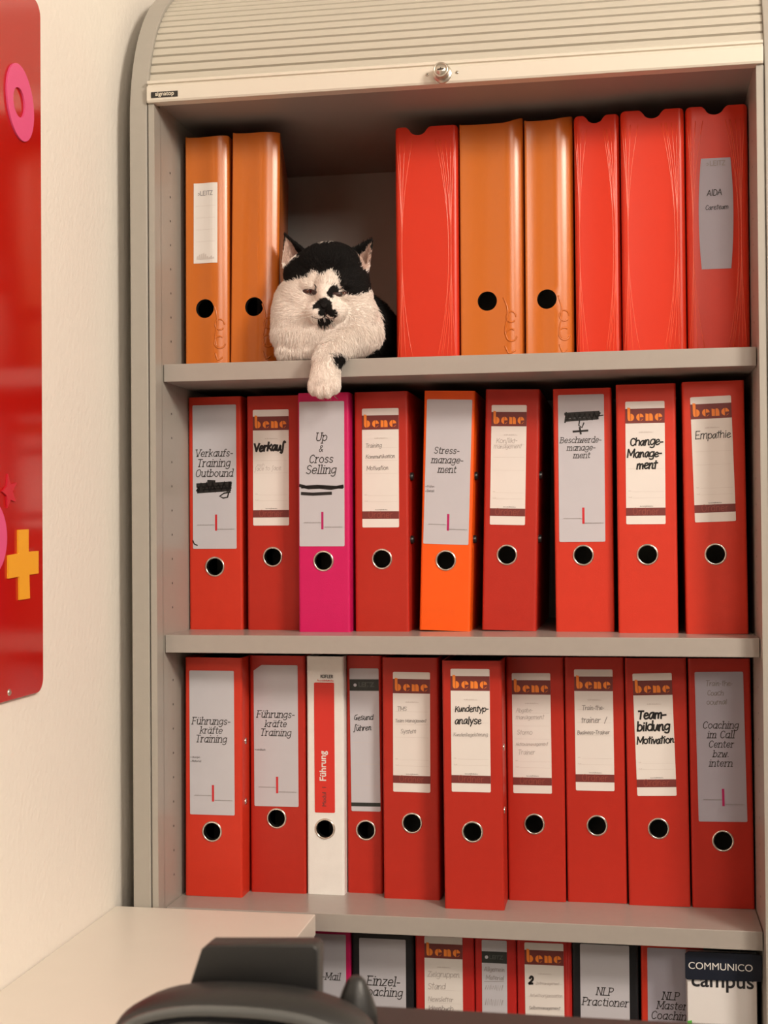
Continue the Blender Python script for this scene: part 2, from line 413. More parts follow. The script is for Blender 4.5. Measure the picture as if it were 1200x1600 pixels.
for sx, sz in ((.3555, 1.7965), (.3925, 1.7968)):
    mb = MB(); mb.lathe([(.0001, yb - .0008), (.0014, yb - .0008), (.0022, yb - .0003), (.0022, yb + .001)], (sx, 0, sz), 'y', 16); mb.disc((sx, yb - .0009, sz), .0008, 'y', 10, 1)
    cb(mb, 'screw', [LKM, DARKH])
mb = MB(); mb.box(-.0018, .0338, yb - .0008, yb + .0005, 1.7897, 1.7970)
plate = cb(mb, 'name_plate', mat('black_plate', (0.02, 0.018, 0.016), 0.35)); tag(plate, 'small black name plate with pale lettering')
font_obj('signatop', .008, (.0165 + OX, yb - .0011 + OY, 1.7918), mat('plate_lettering', (0.80, 0.74, 0.62), 0.4), plate, width=.025, bold=.00012)

# ------------------------------------------------------------------ binders
def spine_mesh(mb, w, H, hole, prof, topz, t=.0022, mi_out=0, mi_in=1):
    """spine board with an optional round hole; prof(x) pushes the surface back, topz(x) shapes the top edge"""
    if hole:
        hx, hz, hr = hole; s = hr + .0035; n = 8
        xs = sorted(set([w * i / 14 for i in range(15)] + [.0006, .0015, .003, .005, .008, w - .0006, w - .0015, w - .003, w - .005, w - .008]))
        xs = [x for x in xs if not (hx - s - .0012 < x < hx + s + .0012)] + [hx - s + 2 * s * i / n for i in range(n + 1)]
        zs = [0, hz * .5, H * .6, H * .8, H * .95] + [hz - s + 2 * s * i / n for i in range(n + 1)]
    else:
        xs = sorted(set([round(w * i / 44, 6) for i in range(45)] + [.0006, .0015, w - .0006, w - .0015])); zs = [H * i / 12 for i in range(12)]
        hx = hz = s = -9; n = 0
    xs = sorted(xs); zs = sorted(zs) + [None]
    for y_off, mi in ((0.0, mi_out), (t, mi_in)):
        vs = []; ix = {}
        for j, z in enumerate(zs):
            for i, x in enumerate(xs):
                ix[i, j] = len(vs); vs.append((x, prof(x) + y_off, topz(x) if z is None else z))
        fs = []
        for j in range(len(zs) - 1):
            for i in range(len(xs) - 1):
                xm = (xs[i] + xs[i + 1]) / 2; zm = (zs[j] + (zs[j + 1] if zs[j + 1] is not None else H)) / 2
                if hole and abs(xm - hx) < s and abs(zm - hz) < s:
                    continue
                fs.append((ix[i, j], ix[i + 1, j], ix[i + 1, j + 1], ix[i, j + 1]))
        if hole:
            i0 = min(range(len(xs)), key=lambda i: abs(xs[i] - (hx - s))); j0 = min(range(len(zs) - 1), key=lambda j: abs(zs[j] - (hz - s)))
            ring = [(i0 + k, j0) for k in range(n)] + [(i0 + n, j0 + k) for k in range(n)] + [(i0 + n - k, j0 + n) for k in range(n)] + [(i0, j0 + n - k) for k in range(n)]
            base = len(vs)
            for (i, j) in ring:
                a = math.atan2(zs[j] - hz, xs[i] - hx); x = hx + hr * math.cos(a)
                vs.append((x, prof(x) + y_off, hz + hr * math.sin(a)))
            N = len(ring)
            for k in range(N):
                fs.append((ix[ring[k]], ix[ring[(k + 1) % N]], base + (k + 1) % N, base + k))
        mb.add(vs, fs, mi, True)
        if y_off == 0.0 and hole:
            pts = vs[base:]; N = len(pts)
            mb.add(pts + [(x, y + .010, z) for x, y, z in pts], [(k, (k + 1) % N, N + (k + 1) % N, N + k) for k in range(N)], mi_in, True)
    # rim along the top and bottom
    for f in (lambda x: topz(x), lambda x: 0.0):
        vs = [(x, prof(x), f(x)) for x in xs] + [(x, prof(x) + t, f(x)) for x in xs]; m = len(xs)
        mb.add(vs, [(i, i + 1, m + i + 1, m + i) for i in range(m - 1)], mi_out)

def corner(x, w, r):
    e = min(x, w - x)
    return 0 if e >= r else r - math.sqrt(max(0, r * r - (r - e) ** 2))
def binder(name, X, Y, z, w, yaw, lean, H, material, hole, lab, label, group, plastic=None, ringed=True, notch=None, rivets=None, wedge=0.0, fold=(.62, .002)):
    if lean > 0:
        z = z + w * math.sin(lean)
    root = empty(name, (X, Y, z), (0, lean, yaw)); tag(root, label, 'binder', group)
    if plastic == 'orange':
        u0, rise = fold; tt = lambda x: max(0, (x / w - u0) / (1 - u0))
        prof = lambda x: .0024 * math.sin(PI * min(1, x / w / u0)) + .36 * w * (1 - u0) * tt(x) ** 2 + corner(x, w, .0018)
    elif plastic == 'red':
        prof = lambda x: .0012 * (1 - (2 * x / w - 1) ** 2) + corner(x, w, .007)
    else:
        prof = lambda x: corner(x, w, .0026)
    if notch:
        nx, nr, nd = notch
        def topz(x):
            d = abs(x - nx) / nr
            sh = H - corner(x, w, .006) * .8
            return sh - nd * (math.sqrt(max(0, 1 - d * d)) if d < .8 else max(0, .6 * (1 - (d - .8) / .5)) ** 1.3)
    elif plastic == 'orange':
        topz = lambda x: H - .001 + rise * tt(x) - corner(x, w, .003) * .5
    else:
        topz = lambda x: H
    mb = MB(); spine_mesh(mb, w, H, hole, prof, topz)
    D = .286; rc = {'orange': .0022, 'red': .007}.get(plastic, .0026)
    for x0, x1, xo in ((0, .0022, 0), (w - .0022, w, w)):
        if wedge and xo:       # a nearly empty binder closes to a wedge: its right cover slants inwards
            mb.prism([(x0, prof(w) - .0003), (x1, prof(w) - .0003), (x1 - wedge, D), (x0 - wedge, D)], 'z', 0, H); continue
        mb.box(x0, x1, prof(xo) - .0003, D, 0, H - (.004 if notch else 0), 0)
        xi = x1 if not xo else x0; mb.box(min(xi, xi + (.0003 if not xo else -.0003)), max(xi, xi + (.0003 if not xo else -.0003)), prof(xo) + .004, D - .001, .001, H - .005, 1)
    if plastic == 'red':       # raised curved ribs framing the barrel-shaped middle
        for mid, ends in ((.10, (.02, .07, .16, .28)), (.88, (.72, .80, .88, .95)), (.84, (.64, .70))):
            for e in ends:
                P = []
                for k in range(17):
                    t = k / 16; u = mid + (e - mid) * (2 * t - 1) ** 2 * (1 if mid < .5 else 1)
                    if mid > .5: u = mid - (mid - e) * (2 * t - 1) ** 2
                    P.append((u * w, prof(u * w) + .0002, .004 + t * (H - .022)))
                mb.tube(P, .0006, 5, 2)
    if plastic == 'orange':    # embossed swirl below the finger hole
        us = w * .80; zc = hole[1]
        for P in ([(w * .68, zc + .004), (w * .74, zc - .010), (w * .74, zc - .024), (w * .70, zc - .040), (w * .74, zc - .052)],
                  [(us + .006 * math.cos(a), zc - .022 + .007 * math.sin(a)) for a in [i * PI / 8 for i in range(15)]],
                  [(us + .007 * math.cos(a), zc - .046 + .008 * math.sin(a)) for a in [i * PI / 8 + 1 for i in range(14)]],
                  [(w * .70, zc - .060), (w * .76, zc - .070), (w * .86, zc - .066)]):
            Q = catmull(P, 5); mb.tube([(a, prof(a) + .0002, b) for a, b in Q], .0012, 6, 0)
    mb.build('cover', [material, LINING, RIB_SHINE], root, recalc=False)
    mb = MB(); mb.box(.006, (w - .006 if not wedge else .010), .11, (D - .008 if not wedge else .20), .010, .305); mb.build('paper_stack', PAPER, root)
    if hole and ringed:
        mb = MB(); hx, hz, hr = hole
        mb.lathe([(hr - .0006, .006), (hr - .0006, -.0008), (hr + .0002, -.0016), (hr + .0016, -.0012), (hr + .0020, .0002)], (hx, 0, hz), 'y', 40)
        mb.build('finger_ring', STEEL, root, recalc=False)
    for (ry, rz, r, pr, rm) in (rivets or ()):
        mb = MB(); mb.lathe([(r, -.001), (r, pr * .7), (r * .8, pr), (.0002, pr)], (w, ry, rz), 'x', 16); mb.build('rivet', rm, root)
    return root, prof

def label_part(root, TL, BL, width, material, prof=None, barrel=0, cut=None):
    """paper label on the spine; its own frame has x to the right and z up from the top-left corner"""
    dx, dz = TL[0] - BL[0], TL[1] - BL[1]; H = math.hypot(dx, dz); a = math.atan2(dx, dz)
    mb = MB(); n = 10 if prof else 1; m = 12 if barrel else 1; vs = []
    for j in range(m + 1):
        t = j / m; b = barrel * (1 - (2 * t - 1) ** 2)
        for i in range(n + 1):
            x = -b + (width + 2 * b) * i / n
            vs.append((x, (prof(TL[0] + x) if prof else 0) - .0006, -H * t))
    mb.add(vs, [(j * (n + 1) + i, j * (n + 1) + i + 1, (j + 1) * (n + 1) + i + 1, (j + 1) * (n + 1) + i) for j in range(m) for i in range(n)])
    if not prof:
        r = .0016; c = []
        def arc(cx, cz, a0):
            return [(cx + r * math.cos(a0 + k * PI / 8), cz + r * math.sin(a0 + k * PI / 8)) for k in range(5)]
        c = arc(width - r, -r, 0)
        c += [(cut, 0), (0, -cut * .7)] if cut else arc(r, -r, PI / 2)
        c += arc(r, -H + r, PI) + arc(width - r, -H + r, 1.5 * PI)
        mb = MB(); mb.prism(c, 'y', -.0006, .0004)
    o = mb.build('spine_label', material, root)
    o.location = (TL[0], 0, TL[1]); o.rotation_euler = (0, a, 0)
    return o, H

def rect(mb, x0, x1, z0, z1, y=YT + .0001, mi=0):
    mb.add([(x0, y, z0), (x1, y, z0), (x1, y, z1), (x0, y, z1)], [(0, 1, 2, 3)], mi)
def circ(cx, cz, r, a0, a1, n=14):
    return [(cx + r * math.cos(a0 + (a1 - a0) * k / n), cz + r * math.sin(a0 + (a1 - a0) * k / n)) for k in range(n + 1)]
def logo_bene(mb, x0, base, xh, W):
    """four fat stencil letters b e n e across width W"""
    k = W / 44.0
    def P(pts):
        mb.poly([(x, YT - .0002, z) for x, z in pts])
    def e(x, w):
        r = xh / 2; cx, cz = x + w / 2, base + r; s = w / xh
        for pts in (circ(0, 0, r, PI / 2 + .12, 1.5 * PI - .1), [(0.0, -.02 * xh)] + circ(0, 0, r, .05, PI / 2 - .05) , circ(0, 0, r, -PI / 2 + .08, -.42)):
            P([(cx + a * s, cz + b) for a, b in pts])
    bx = x0
    P([(bx, base + 1.85 * xh), (bx + 3.6 * k, base + 1.78 * xh), (bx + 3.6 * k, base)] + [(bx + a, base + b) for a, b in ((1.8 * k, 0), (.7 * k, .12 * xh), (.1 * k, .4 * xh))])
    P([(bx + 4.1 * k + a * .92, base + xh / 2 + b) for a, b in circ(0, 0, xh / 2, -PI / 2, PI / 2)])
    e(x0 + 11.2 * k, 9.2 * k)
    nx = x0 + 22.8 * k
    P([(nx, base), (nx + 4.0 * k, base), (nx + 4.0 * k, base + xh * .92), (nx, base + xh * 1.0)])
    P([(nx + 4.7 * k, base), (nx + 9.4 * k, base)] + [(nx + 9.4 * k - 4.2 * k + a, base + xh * .55 + b) for a, b in circ(0, 0, 1, 0, 0)][:0] + [(nx + 9.4 * k, base + .5 * xh), (nx + 8.9 * k, base + .8 * xh), (nx + 7.6 * k, base + .97 * xh), (nx + 6.2 * k, base + xh), (nx + 4.7 * k, base + .95 * xh)])
    e(x0 + 34.6 * k, 9.4 * k)

def wiggle(mb, x0, x1, z, h, seed, pen=.0003, slope=0):
    """a row of tiny illegible print"""
    rn = random.Random(seed); x = x0
    while x < x1:
        l = rn.uniform(.5, 1.3) * h
        ribbon(mb, [(x, z + slope * (x - x0)), (x + .25 * h, z + rn.uniform(.4, 1) * h + slope * (x - x0))], pen, place_flat)
        ribbon(mb, [(x + .25 * h, z + rn.uniform(.3, .6) * h + slope * (x - x0)), (x + l * .8, z + slope * (x - x0))], pen, place_flat)
        x += l

def bene_label(root, TL, BL, W, lines, texts_mat=INK, full=True):
    lb, H = label_part(root, TL, BL, W, LABW)
    tag(lb, 'white printed spine label with brown bands')
    mb = MB(); rect(mb, 0, W, -.0280, -.0092); mb.build('header_band', BROWN, lb)
    mb = MB(); logo_bene(mb, .0026, -.0250, .0094, W - .0056); mb.build('logo_lettering', LOGO, lb)
    mb = MB(); rect(mb, 0, W, -.1462, -.1362); mb.build('footer_band', BROWN, lb)
    mb = MB(); write(mb, 'Ordner', W / 2, -.1446, width=.033, pen=.55, style='sans'); mb.build('footer_lettering', BROWNT, lb)
    mb = MB()
    for z in (.052, .069, .086, .1155, .1235):
        rect(mb, .003 if z < .1 else .008, W - .002, -z - .00012, -z + .00012)
    wiggle(mb, .017, .033, -.040, .0016, 3, .0004); wiggle(mb, .0035, .0065, -.1150, .0016, 5, .0004); wiggle(mb, .0035, .0065, -.1232, .0016, 6, .0004)
    mb.build('ruled_lines', RULE, lb)
    mb = MB(); wiggle(mb, .0175, .033, -.1345, .0013, 9, .0003); mb.build('imprint', PRINT, lb)
    by = {}
    for i, (text, cx, zb, wd, pen, m) in enumerate(lines):
        by.setdefault(m, MB()); write(by[m], text, cx * W, -zb, width=wd * W, pen=pen, style='hand', seed=hash_s(text), slope=.02)
    for m, b in by.items():
        b.build('handwriting', MATS[m], lb)
    return lb
def hash_s(t):
    return sum((i + 1) * ord(c) for i, c in enumerate(t))

def slab_label(root, TL, BL, W, lines, bullets=(), bar=(.535, .150, .172), barmat=ACCR, material=LABG, scribble=None, hand=None, cut=None):
    lb, H = label_part(root, TL, BL, W, material, cut=cut)
    tag(lb, 'large grey printed spine label')
    mb = MB()
    for text, cx, zb, wd in lines:
        write(mb, text, cx * W, -zb, width=wd * W, pen=.82, style='slab')
    for text, zb in bullets:
        rect(mb, .0012, .0022, -zb + .0004, -zb + .0014); write(mb, text, .0035 + len(text) * .00075, -zb, width=len(text) * .0016, pen=.8, style='sans')
    mb.build('lettering', PRINT, lb)
    if bar:
        bx, b0, b1 = bar
        mb = MB(); rect(mb, bx * W - .0015, bx * W + .0015, -b1, -b0); mb.build('accent_bar', barmat, lb)
        mb = MB(); wiggle(mb, .10 * W, .49 * W, -b0 - .0145, .0013, 4, .00045); wiggle(mb, .56 * W, .95 * W, -b0 - .0205, .0013, 7, .00045); mb.build('small_print', FAINTG, lb)
    if scribble:
        mb = MB()
        for pen, P in scribble:
            ribbon(mb, [(a * W, -b) for a, b in P], pen, place_flat)
        mb.build('scribble', INK, lb)
    if hand:
        mb = MB()
        for text, cx, zb, wd, pen in hand:
            write(mb, text, cx * W, -zb, width=wd * W, pen=pen, style='hand', seed=hash_s(text))
        mb.build('handwriting', PENCIL, lb)
    return lb

def zig(x0, x1, z0, z1, n, seed):
    rn = random.Random(seed); P = []
    for i in range(n):
        t = i / (n - 1); P.append((x0 + (x1 - x0) * t, (z0 if i % 2 else z1) + rn.uniform(-.0008, .0008)))
    return P
R_ = math.radians
mm = .001
def at(k, X, Y, w, yaw, lean, H):
    z = {'A': 1.452, 'B': 1.10, 'C': .748, 'D': .396}[k]
    return (X * mm, Y * mm, z, w * mm, R_(yaw) * .4, R_(lean), H * mm)
def P2(*q):
    return tuple(v * mm for v in q)
BLK = mat('black_rivet', (0.012, 0.012, 0.012), 0.35)
RIV_B = ((.020, .205, .0055, .0045, BLK), (.020, .121, .0055, .0045, BLK))
RIV_S = ((.018, .205, .0045, .0012, STEEL), (.018, .124, .0045, .0012, STEEL))
GA, GB, GC, GD = 'binders on the top shelf', 'binders on the second shelf', 'binders on the third shelf', 'binders on the lowest visible shelf'

# --- top shelf: glossy plastic binders
r, pf = binder('ring_binder', *at('A', 9, 66.5, 58.8, .6, .2, 315), PLORANGE, P2(26.7, 82.1, 12.8), None, 'orange glossy binder with a white spine label, leftmost on the top shelf', GA, 'orange', False)
lb, H = label_part(r, P2(11.4, 251.7), P2(11.0, 143.4), .0335, LABW, pf)
pl = lambda x, z: (x, pf(.0114 + x) - .0009, z)
mb = MB()
for zr in (.031, .047, .063, .079):
    for i in range(8):
        ribbon(mb, [(.003 + i * .0034, -zr), (.003 + (i + 1) * .0034, -zr)], .0003, pl)
mb.build('ruled_lines', RULE, lb)
mb = MB(); write(mb, 'LEITZ', .018, -.0165, width=.018, pen=1.3, style='sans', place=pl)
ribbon(mb, [(a, b) for a, b in circ(.0068, -.0149, .0013, -2.2, 2.2, 10)], .0008, pl); mb.build('lettering', FAINTG, lb)
mb = MB(); rn = random.Random(3)
for i in range(9):
    x = .004 + i * .0028; h = .002 + .006 * max(0, 1 - abs(i - 2.5) / 4) + rn.uniform(0, .003)
    mb.poly([pl(x, -.103), pl(x + .0030, -.103), pl(x + .0026, -.103 + h), pl(x + .0006, -.103 + h * .8)])
mb.build('printed_edge', RULE, lb)
binder('ring_binder', *at('A', 70.1, 71.7, 63.2, .65, .87, 318), PLORANGE, P2(31.6, 82.7, 12.8), None, 'orange glossy binder without a label, touching the cat on the left', GA, 'orange', False, wedge=.056, fold=(.58, .001))
binder('ring_binder', *at('A', 292.5, 91.8, 84.6, .4, .1, 318), PLRED, None, None, 'wide bright red notched binder directly to the right of the cat', GA, 'red', notch=(.031, .0125, .011))
binder('ring_binder', *at('A', 379.2, 92.9, 83.4, -.3, .07, 318), PLORANGE, P2(35.2, 82.7, 12.8), None, 'wide orange glossy binder between a red and an orange binder, right of the cat', GA, 'orange', False, fold=(.74, .007))
binder('ring_binder', *at('A', 464.9, 92.1, 62.4, -.2, .1, 318), PLORANGE, P2(27.7, 82.2, 12.8), None, 'narrower orange glossy binder just left of the narrow red notched binder', GA, 'orange', False, fold=(.60, .005))
binder('ring_binder', *at('A', 530.6, 87.6, 58.4, .1, -.14, 318), PLRED, None, None, 'narrow bright red notched binder without label beside an orange binder', GA, 'red', notch=(.027, .0115, .010))
binder('ring_binder', *at('A', 590.2, 78.1, 80.2, -.1, -.11, 318), PLRED, None, None, 'wide bright red notched binder without label, second from the right on the top shelf', GA, 'red', notch=(.040, .0125, .011))
r, pf8 = binder('ring_binder', *at('A', 672.0, 77.5, 77, 0, -.07, 318), PLRED, None, None, 'red notched binder with a bulging handwritten label, right end of the top shelf', GA, 'red', notch=(.036, .0125, .011))
lb, H = label_part(r, P2(18.6, 251.5), P2(18.0, 110.3), .0365, LABB, pf8, barrel=.0032); tag(lb, 'bulging pale label with handwriting')
pl8 = lambda x, z: (x, pf8(.0186 + x) - .0009, z)
mb = MB(); write(mb, 'LEITZ', .0205, -.0095, width=.019, pen=1.4, style='sans', place=pl8); ribbon(mb, circ(.0078, -.0076, .0014, -2.2, 2.2, 10), .0009, pl8); mb.build('lettering', FAINTG, lb)
mb = MB(); write(mb, 'AIDA', .0165, -.0475, width=.0185, pen=1.0, style='hand', seed=4, place=pl8); write(mb, 'Careteam', .0195, -.0655, width=.0285, pen=.9, style='hand', seed=9, place=pl8); mb.build('handwriting', INK, lb)

# --- second shelf
r, _ = binder('lever_arch_file', *at('B', 1.6, 100, 75, .25, -.06, 318), BRIGHT, P2(36.4, 85.7, 12), None, 'bright red lever arch file labelled Verkaufs-Training Outbound above a blacked-out line', GB)
slab_label(r, P2(6.2, 307), P2(5.6, 110.2), .0617, [('Verkaufs-', .50, .0705, .86), ('Training', .49, .0843, .76), ('Outbound', .50, .0980, .86)],
  scribble=[(.0052, zig(.12, .86, .1075, .1175, 12, 1)), (.0060, [(.12, .1100), (.86, .1080)]), (.0055, [(.14, .1140), (.86, .1125)]), (.0055, [(.13, .1180), (.85, .1155)]), (.0040, [(.36, .1045), (.50, .1050)]), (.0020, [(.84, .1170), (.80, .1265), (.70, .1275), (.62, .1250), (.72, .1210), (.86, .1195)]), (.0016, [(.0, .1855), (.03, .1900), (.10, .1920)])])
r, _ = binder('lever_arch_file', *at('B', 84.8, 96.6, 74, .05, .1, 317), RED, P2(35.4, 98.9, 12), None, 'red lever arch file with Verkauf handwritten in thick black on its white label', GB)
bene_label(r, P2(8.6, 298.4), P2(8.4, 141.3), .0499, [('Verkauf', .46, .0560, .86, 1.9, 'black_ink'), ('noch', .22, .0770, .2, .6, 'faint_pencil'), ('face to face', .42, .0825, .74, .6, 'faint_pencil')])
r, _ = binder('lever_arch_file', *at('B', 164.2, 62.8, 69, .13, .1, 316), MAGENTA, P2(33.8, 93.8, 12), None, 'magenta lever arch file labelled Up and Cross Selling under the cat paw', GB)
slab_label(r, P2(2.0, 304.6), P2(1.6, 113.2), .0608, [('Up', .50, .0520, .25), ('&', .49, .0665, .10), ('Cross', .49, .0810, .53), ('Selling', .49, .0955, .67)], bar=(.51, .146, .169), barmat=ACCP,
  scribble=[(.0042, [(.02, .1110), (.20, .1140), (.45, .1135), (.70, .1150), (.96, .1125)]), (.0036, [(.06, .1130), (.4, .1120), (.95, .1140)]), (.0042, [(.06, .1215), (.3, .1225), (.70, .1215)])])
r, _ = binder('lever_arch_file', *at('B', 237.3, 78.7, 72, 0, .1, 317), RED, P2(36.3, 95.7, 12), None, 'red lever arch file with Training, Kommunikation, Motivation pencilled on its label', GB, rivets=RIV_B)
bene_label(r, P2(10.6, 295), P2(10.2, 137.5), .0492, [('Training', .32, .0515, .44, .85, 'grey_pencil'), ('Kommunikation', .50, .0660, .80, .95, 'grey_pencil'), ('Motivation', .42, .0815, .60, .9, 'grey_pencil')])
r, _ = binder('lever_arch_file', *at('B', 321.5, 87.6, 67, .08, 1.71, 316), ORANGE, P2(33.3, 92.5, 12), None, 'vivid orange lever arch file leaning right, labelled Stressmanagement', GB, rivets=RIV_B)
slab_label(r, P2(3.8, 304.8), P2(2.8, 113.8), .0600, [('Stress-', .47, .0715, .56), ('manage-', .49, .0840, .70), ('ment', .49, .0965, .40)], bullets=[('Prüfen', .1165), ('Detail', .1225)], bar=(.54, .151, .173), barmat=ACCP)
r, _ = binder('lever_arch_file', *at('B', 403.4, 99, 71, 0, 1.40, 317), RED, P2(31.3, 99.2, 12), None, 'red lever arch file leaning right whose white label has only faded writing', GB, rivets=RIV_B)
bene_label(r, P2(8.1, 296.4), P2(8.1, 138.6), .0462, [('Konflikt-', .45, .0500, .6, .7, 'faint_pencil'), ('management', .48, .0570, .8, .7, 'faint_pencil')])
r, _ = binder('lever_arch_file', *at('B', 500.6, 93, 75, -.1, -.2, 316), BRIGHT, P2(36.6, 99.2, 12), None, 'red lever arch file labelled Beschwerdemanagement beneath a black scribble', GB)
slab_label(r, P2(6.4, 308.1), P2(5.8, 116.7), .0592, [('Beschwerde-', .49, .0625, .90), ('manage-', .50, .0725, .62), ('ment', .51, .0825, .36)], bar=(.53, .147, .168),
  scribble=[(.0034, zig(.20, .90, .0250, .0320, 14, 5)), (.0042, [(.18, .0285), (.86, .0270)]), (.0038, [(.16, .0250), (.88, .0235)]), (.0038, [(.18, .0330), (.86, .0310)]), (.0018, [(.18, .0230), (.15, .0360)]), (.0014, [(.80, .0290), (.98, .0275)]), (.0016, [(.47, .0330), (.45, .0400), (.52, .0430), (.56, .0370)]), (.0026, [(.33, .0480), (.64, .0470)]), (.0024, [(.47, .0430), (.49, .0510)])])
r, _ = binder('lever_arch_file', *at('B', 581.1, 77.1, 75, -.1, -.07, 318), BRIGHT, P2(37.6, 100, 12), None, 'red lever arch file with Change-Management handwritten in thick black marker', GB)
bene_label(r, P2(11.6, 296), P2(11.2, 138.9), .0494, [('Change-', .54, .0560, .84, 1.3, 'black_ink'), ('Manage-', .48, .0715, .88, 1.4, 'black_ink'), ('ment', .54, .0865, .52, 1.5, 'black_ink')])
r, _ = binder('lever_arch_file', *at('B', 665.6, 64.5, 76, -.1, -.41, 318), BRIGHT, P2(37.5, 100.1, 12), None, 'red lever arch file with Empathie written on a tilted label, right end of its shelf', GB)
bene_label(r, P2(9.6, 298.4), P2(13, 140.4), .0502, [('Empathie', .52, .0530, .88, .8, 'black_ink')])

# --- third shelf
r, _ = binder('lever_arch_file', *at('C', 7.4, 56.8, 78.5, .4, .3, 317.5), BRIGHT, P2(37.2, 86.3, 12), None, 'bright red lever arch file with two bullet lines under Führungskräfte Training', GC, rivets=RIV_S)
slab_label(r, P2(5.9, 300), P2(6.9, 108.3), .0615, [('Führungs-', .49, .0715, .86), ('kräfte', .49, .0835, .50), ('Training', .49, .0952, .70)], bullets=[('Übungen'.replace('Ü', 'U'), .1165), ('Material', .1220)], bar=(.52, .152, .174))
r, _ = binder('lever_arch_file', *at('C', 89.2, 88.7, 76, .3, 0, 318), RED, P2(36.2, 99.8, 12), None, 'red lever arch file with folded label corner under Führungskräfte Training', GC)
slab_label(r, P2(5.6, 305.5), P2(5.7, 115.7), .0609, [('Führungs-', .50, .0705, .86), ('kräfte', .50, .0830, .49), ('Training', .50, .0950, .70)], bullets=[('Handbuch', .1150)], bar=(.52, .150, .172), cut=.011)
r, _ = binder('lever_arch_file', *at('C', 167.2, 88.8, 50.5, .2, .2, 317.5), WHITEC, P2(24.4, 87.6, 12), None, 'narrow white lever arch file with a red stripe reading Führung', GC)
lb, H = label_part(r, P2(10.0, 282.5), P2(10.6, 109.1), .0274, REDP); tag(lb, 'tall red label with white sideways lettering')
font_obj('Führung', .010, (.0155, YT, -.1110), WHITEP, lb, width=.0400, ry=PI / 2, bold=.0002)
font_obj('Modul  1', .006, (.0155, YT, -.1520), PRINT, lb, width=.0255, ry=PI / 2)
mb = MB(); write(mb, 'KOFLER', .0275 , .2890, width=.0168, pen=1.5, style='sans'); mb.build('lettering', PRINT, r)
mb = MB(); wiggle(mb, .0150, .0360, .2846, .0022, 8, .0006); mb.build('small_print', REDP, r)
r, _ = binder('lever_arch_file', *at('C', 219.2, 104, 47.6, 0, .04, 317.5), RED, P2(25.5, 84.3, 12), None, 'narrow red lever arch file with a black-headed label handwritten Gesund führen', GC)
lb, H = label_part(r, P2(4.2, 300.4), P2(5.8, 109.3), .0397, LABG); tag(lb, 'narrow grey label with black header band')
def dark_header(lb, W, z0, z1):
    mb = MB(); rect(mb, 0, W, -z1, -z0); mb.build('header_band', DARKB, lb)
    font_obj('LEITZ', .006, (W * .58, YT, -(z0 + z1) / 2 - .0022), mat('dim_print', (0.075, 0.085, 0.078), 0.5), lb, width=W * .55, name='header_lettering', bold=.0002)
    mb = MB(); mb.poly([(x, YT - .0001, z) for x, z in circ(W * .19, -(z0 + z1) / 2, .0022, 0, 2 * PI, 16)[:-1]]); mb.build('header_dot', LABG, lb)
dark_header(lb, .0397, .0145, .0300)
mb = MB(); rect(mb, 0, .0397, -.1845, -.1795); mb.build('footer_band', DARKB, lb)
mb = MB(); [rect(mb, 0, .0397, -z - .00015, -z + .00015) for z in (.099, .128, .157)]; mb.build('ruled_lines', RULE, lb)
mb = MB(); write(mb, 'Gesund', .0185, -.0690, width=.0265, pen=.95, style='hand', seed=2, slope=.03); write(mb, 'führen', .0170, -.0830, width=.0240, pen=.95, style='hand', seed=6, slope=.03); mb.build('handwriting', INK, lb)
r, _ = binder('lever_arch_file', *at('C', 272.0, 83.1, 75, -.1, 0, 317.5), RED, P2(38.6, 100.1, 12), None, 'red lever arch file with TMS Team Management System pencilled on its label', GC)
bene_label(r, P2(14.5, 298.6), P2(13.7, 140.8), .0494, [('TMS', .24, .0515, .26, .8, 'grey_pencil'), ('Team Management', .48, .0660, .84, 1.0, 'grey_pencil'), ('System', .42, .0805, .42, .8, 'grey_pencil')])
r, _ = binder('lever_arch_file', *at('C', 358.0, 45.8, 76.5, .3, -.2, 317.5), RED, P2(37, 98.9, 12), None, 'red lever arch file standing forward on its shelf, marked Kundentypanalyse', GC, rivets=RIV_S)
bene_label(r, P2(11, 307.2), P2(10.8, 149.8), .0502, [('Kundentyp-', .54, .0545, .86, 1.15, 'black_ink'), ('analyse', .44, .0705, .68, 1.15, 'black_ink'), ('Kundenbegeisterung', .5, .0860, .88, .8, 'grey_pencil')])
r, _ = binder('lever_arch_file', *at('C', 435.6, 97.6, 74.5, .3, -.17, 318), RED, P2(34.6, 100.4, 12), None, 'red lever arch file with five faint pencilled lines on its label', GC)
bene_label(r, P2(7.4, 297.1), P2(7.7, 140.2), .0502, [('Abgabe-', .32, .0510, .44, .8, 'faint_pencil'), ('management', .46, .0600, .74, .85, 'faint_pencil'), ('Storno', .32, .0800, .40, .8, 'faint_pencil'), ('Aktionsmanagement', .5, .0945, .84, .95, 'faint_pencil'), ('Trainer', .36, .1060, .44, .75, 'faint_pencil')])
r, _ = binder('lever_arch_file', *at('C', 512.1, 101.2, 76.5, .2, -.3, 318), RED, P2(39.3, 99.9, 12), None, 'red lever arch file with Train-the-Trainer lightly handwritten on its label', GC)
bene_label(r, P2(12.5, 302.3), P2(12.7, 144.9), .0496, [('Train-the-', .48, .0525, .58, .95, 'grey_pencil'), ('trainer  /', .5, .0690, .66, .95, 'grey_pencil'), ('Business-Trainer', .48, .0840, .84, 1.1, 'grey_pencil')])
r, _ = binder('lever_arch_file', *at('C', 590.8, 96.5, 77.5, -.2, -.44, 318), RED, P2(39.1, 99.3, 12), None, 'red lever arch file with Teambildung Motivation in thick black on a tilted label', GC)
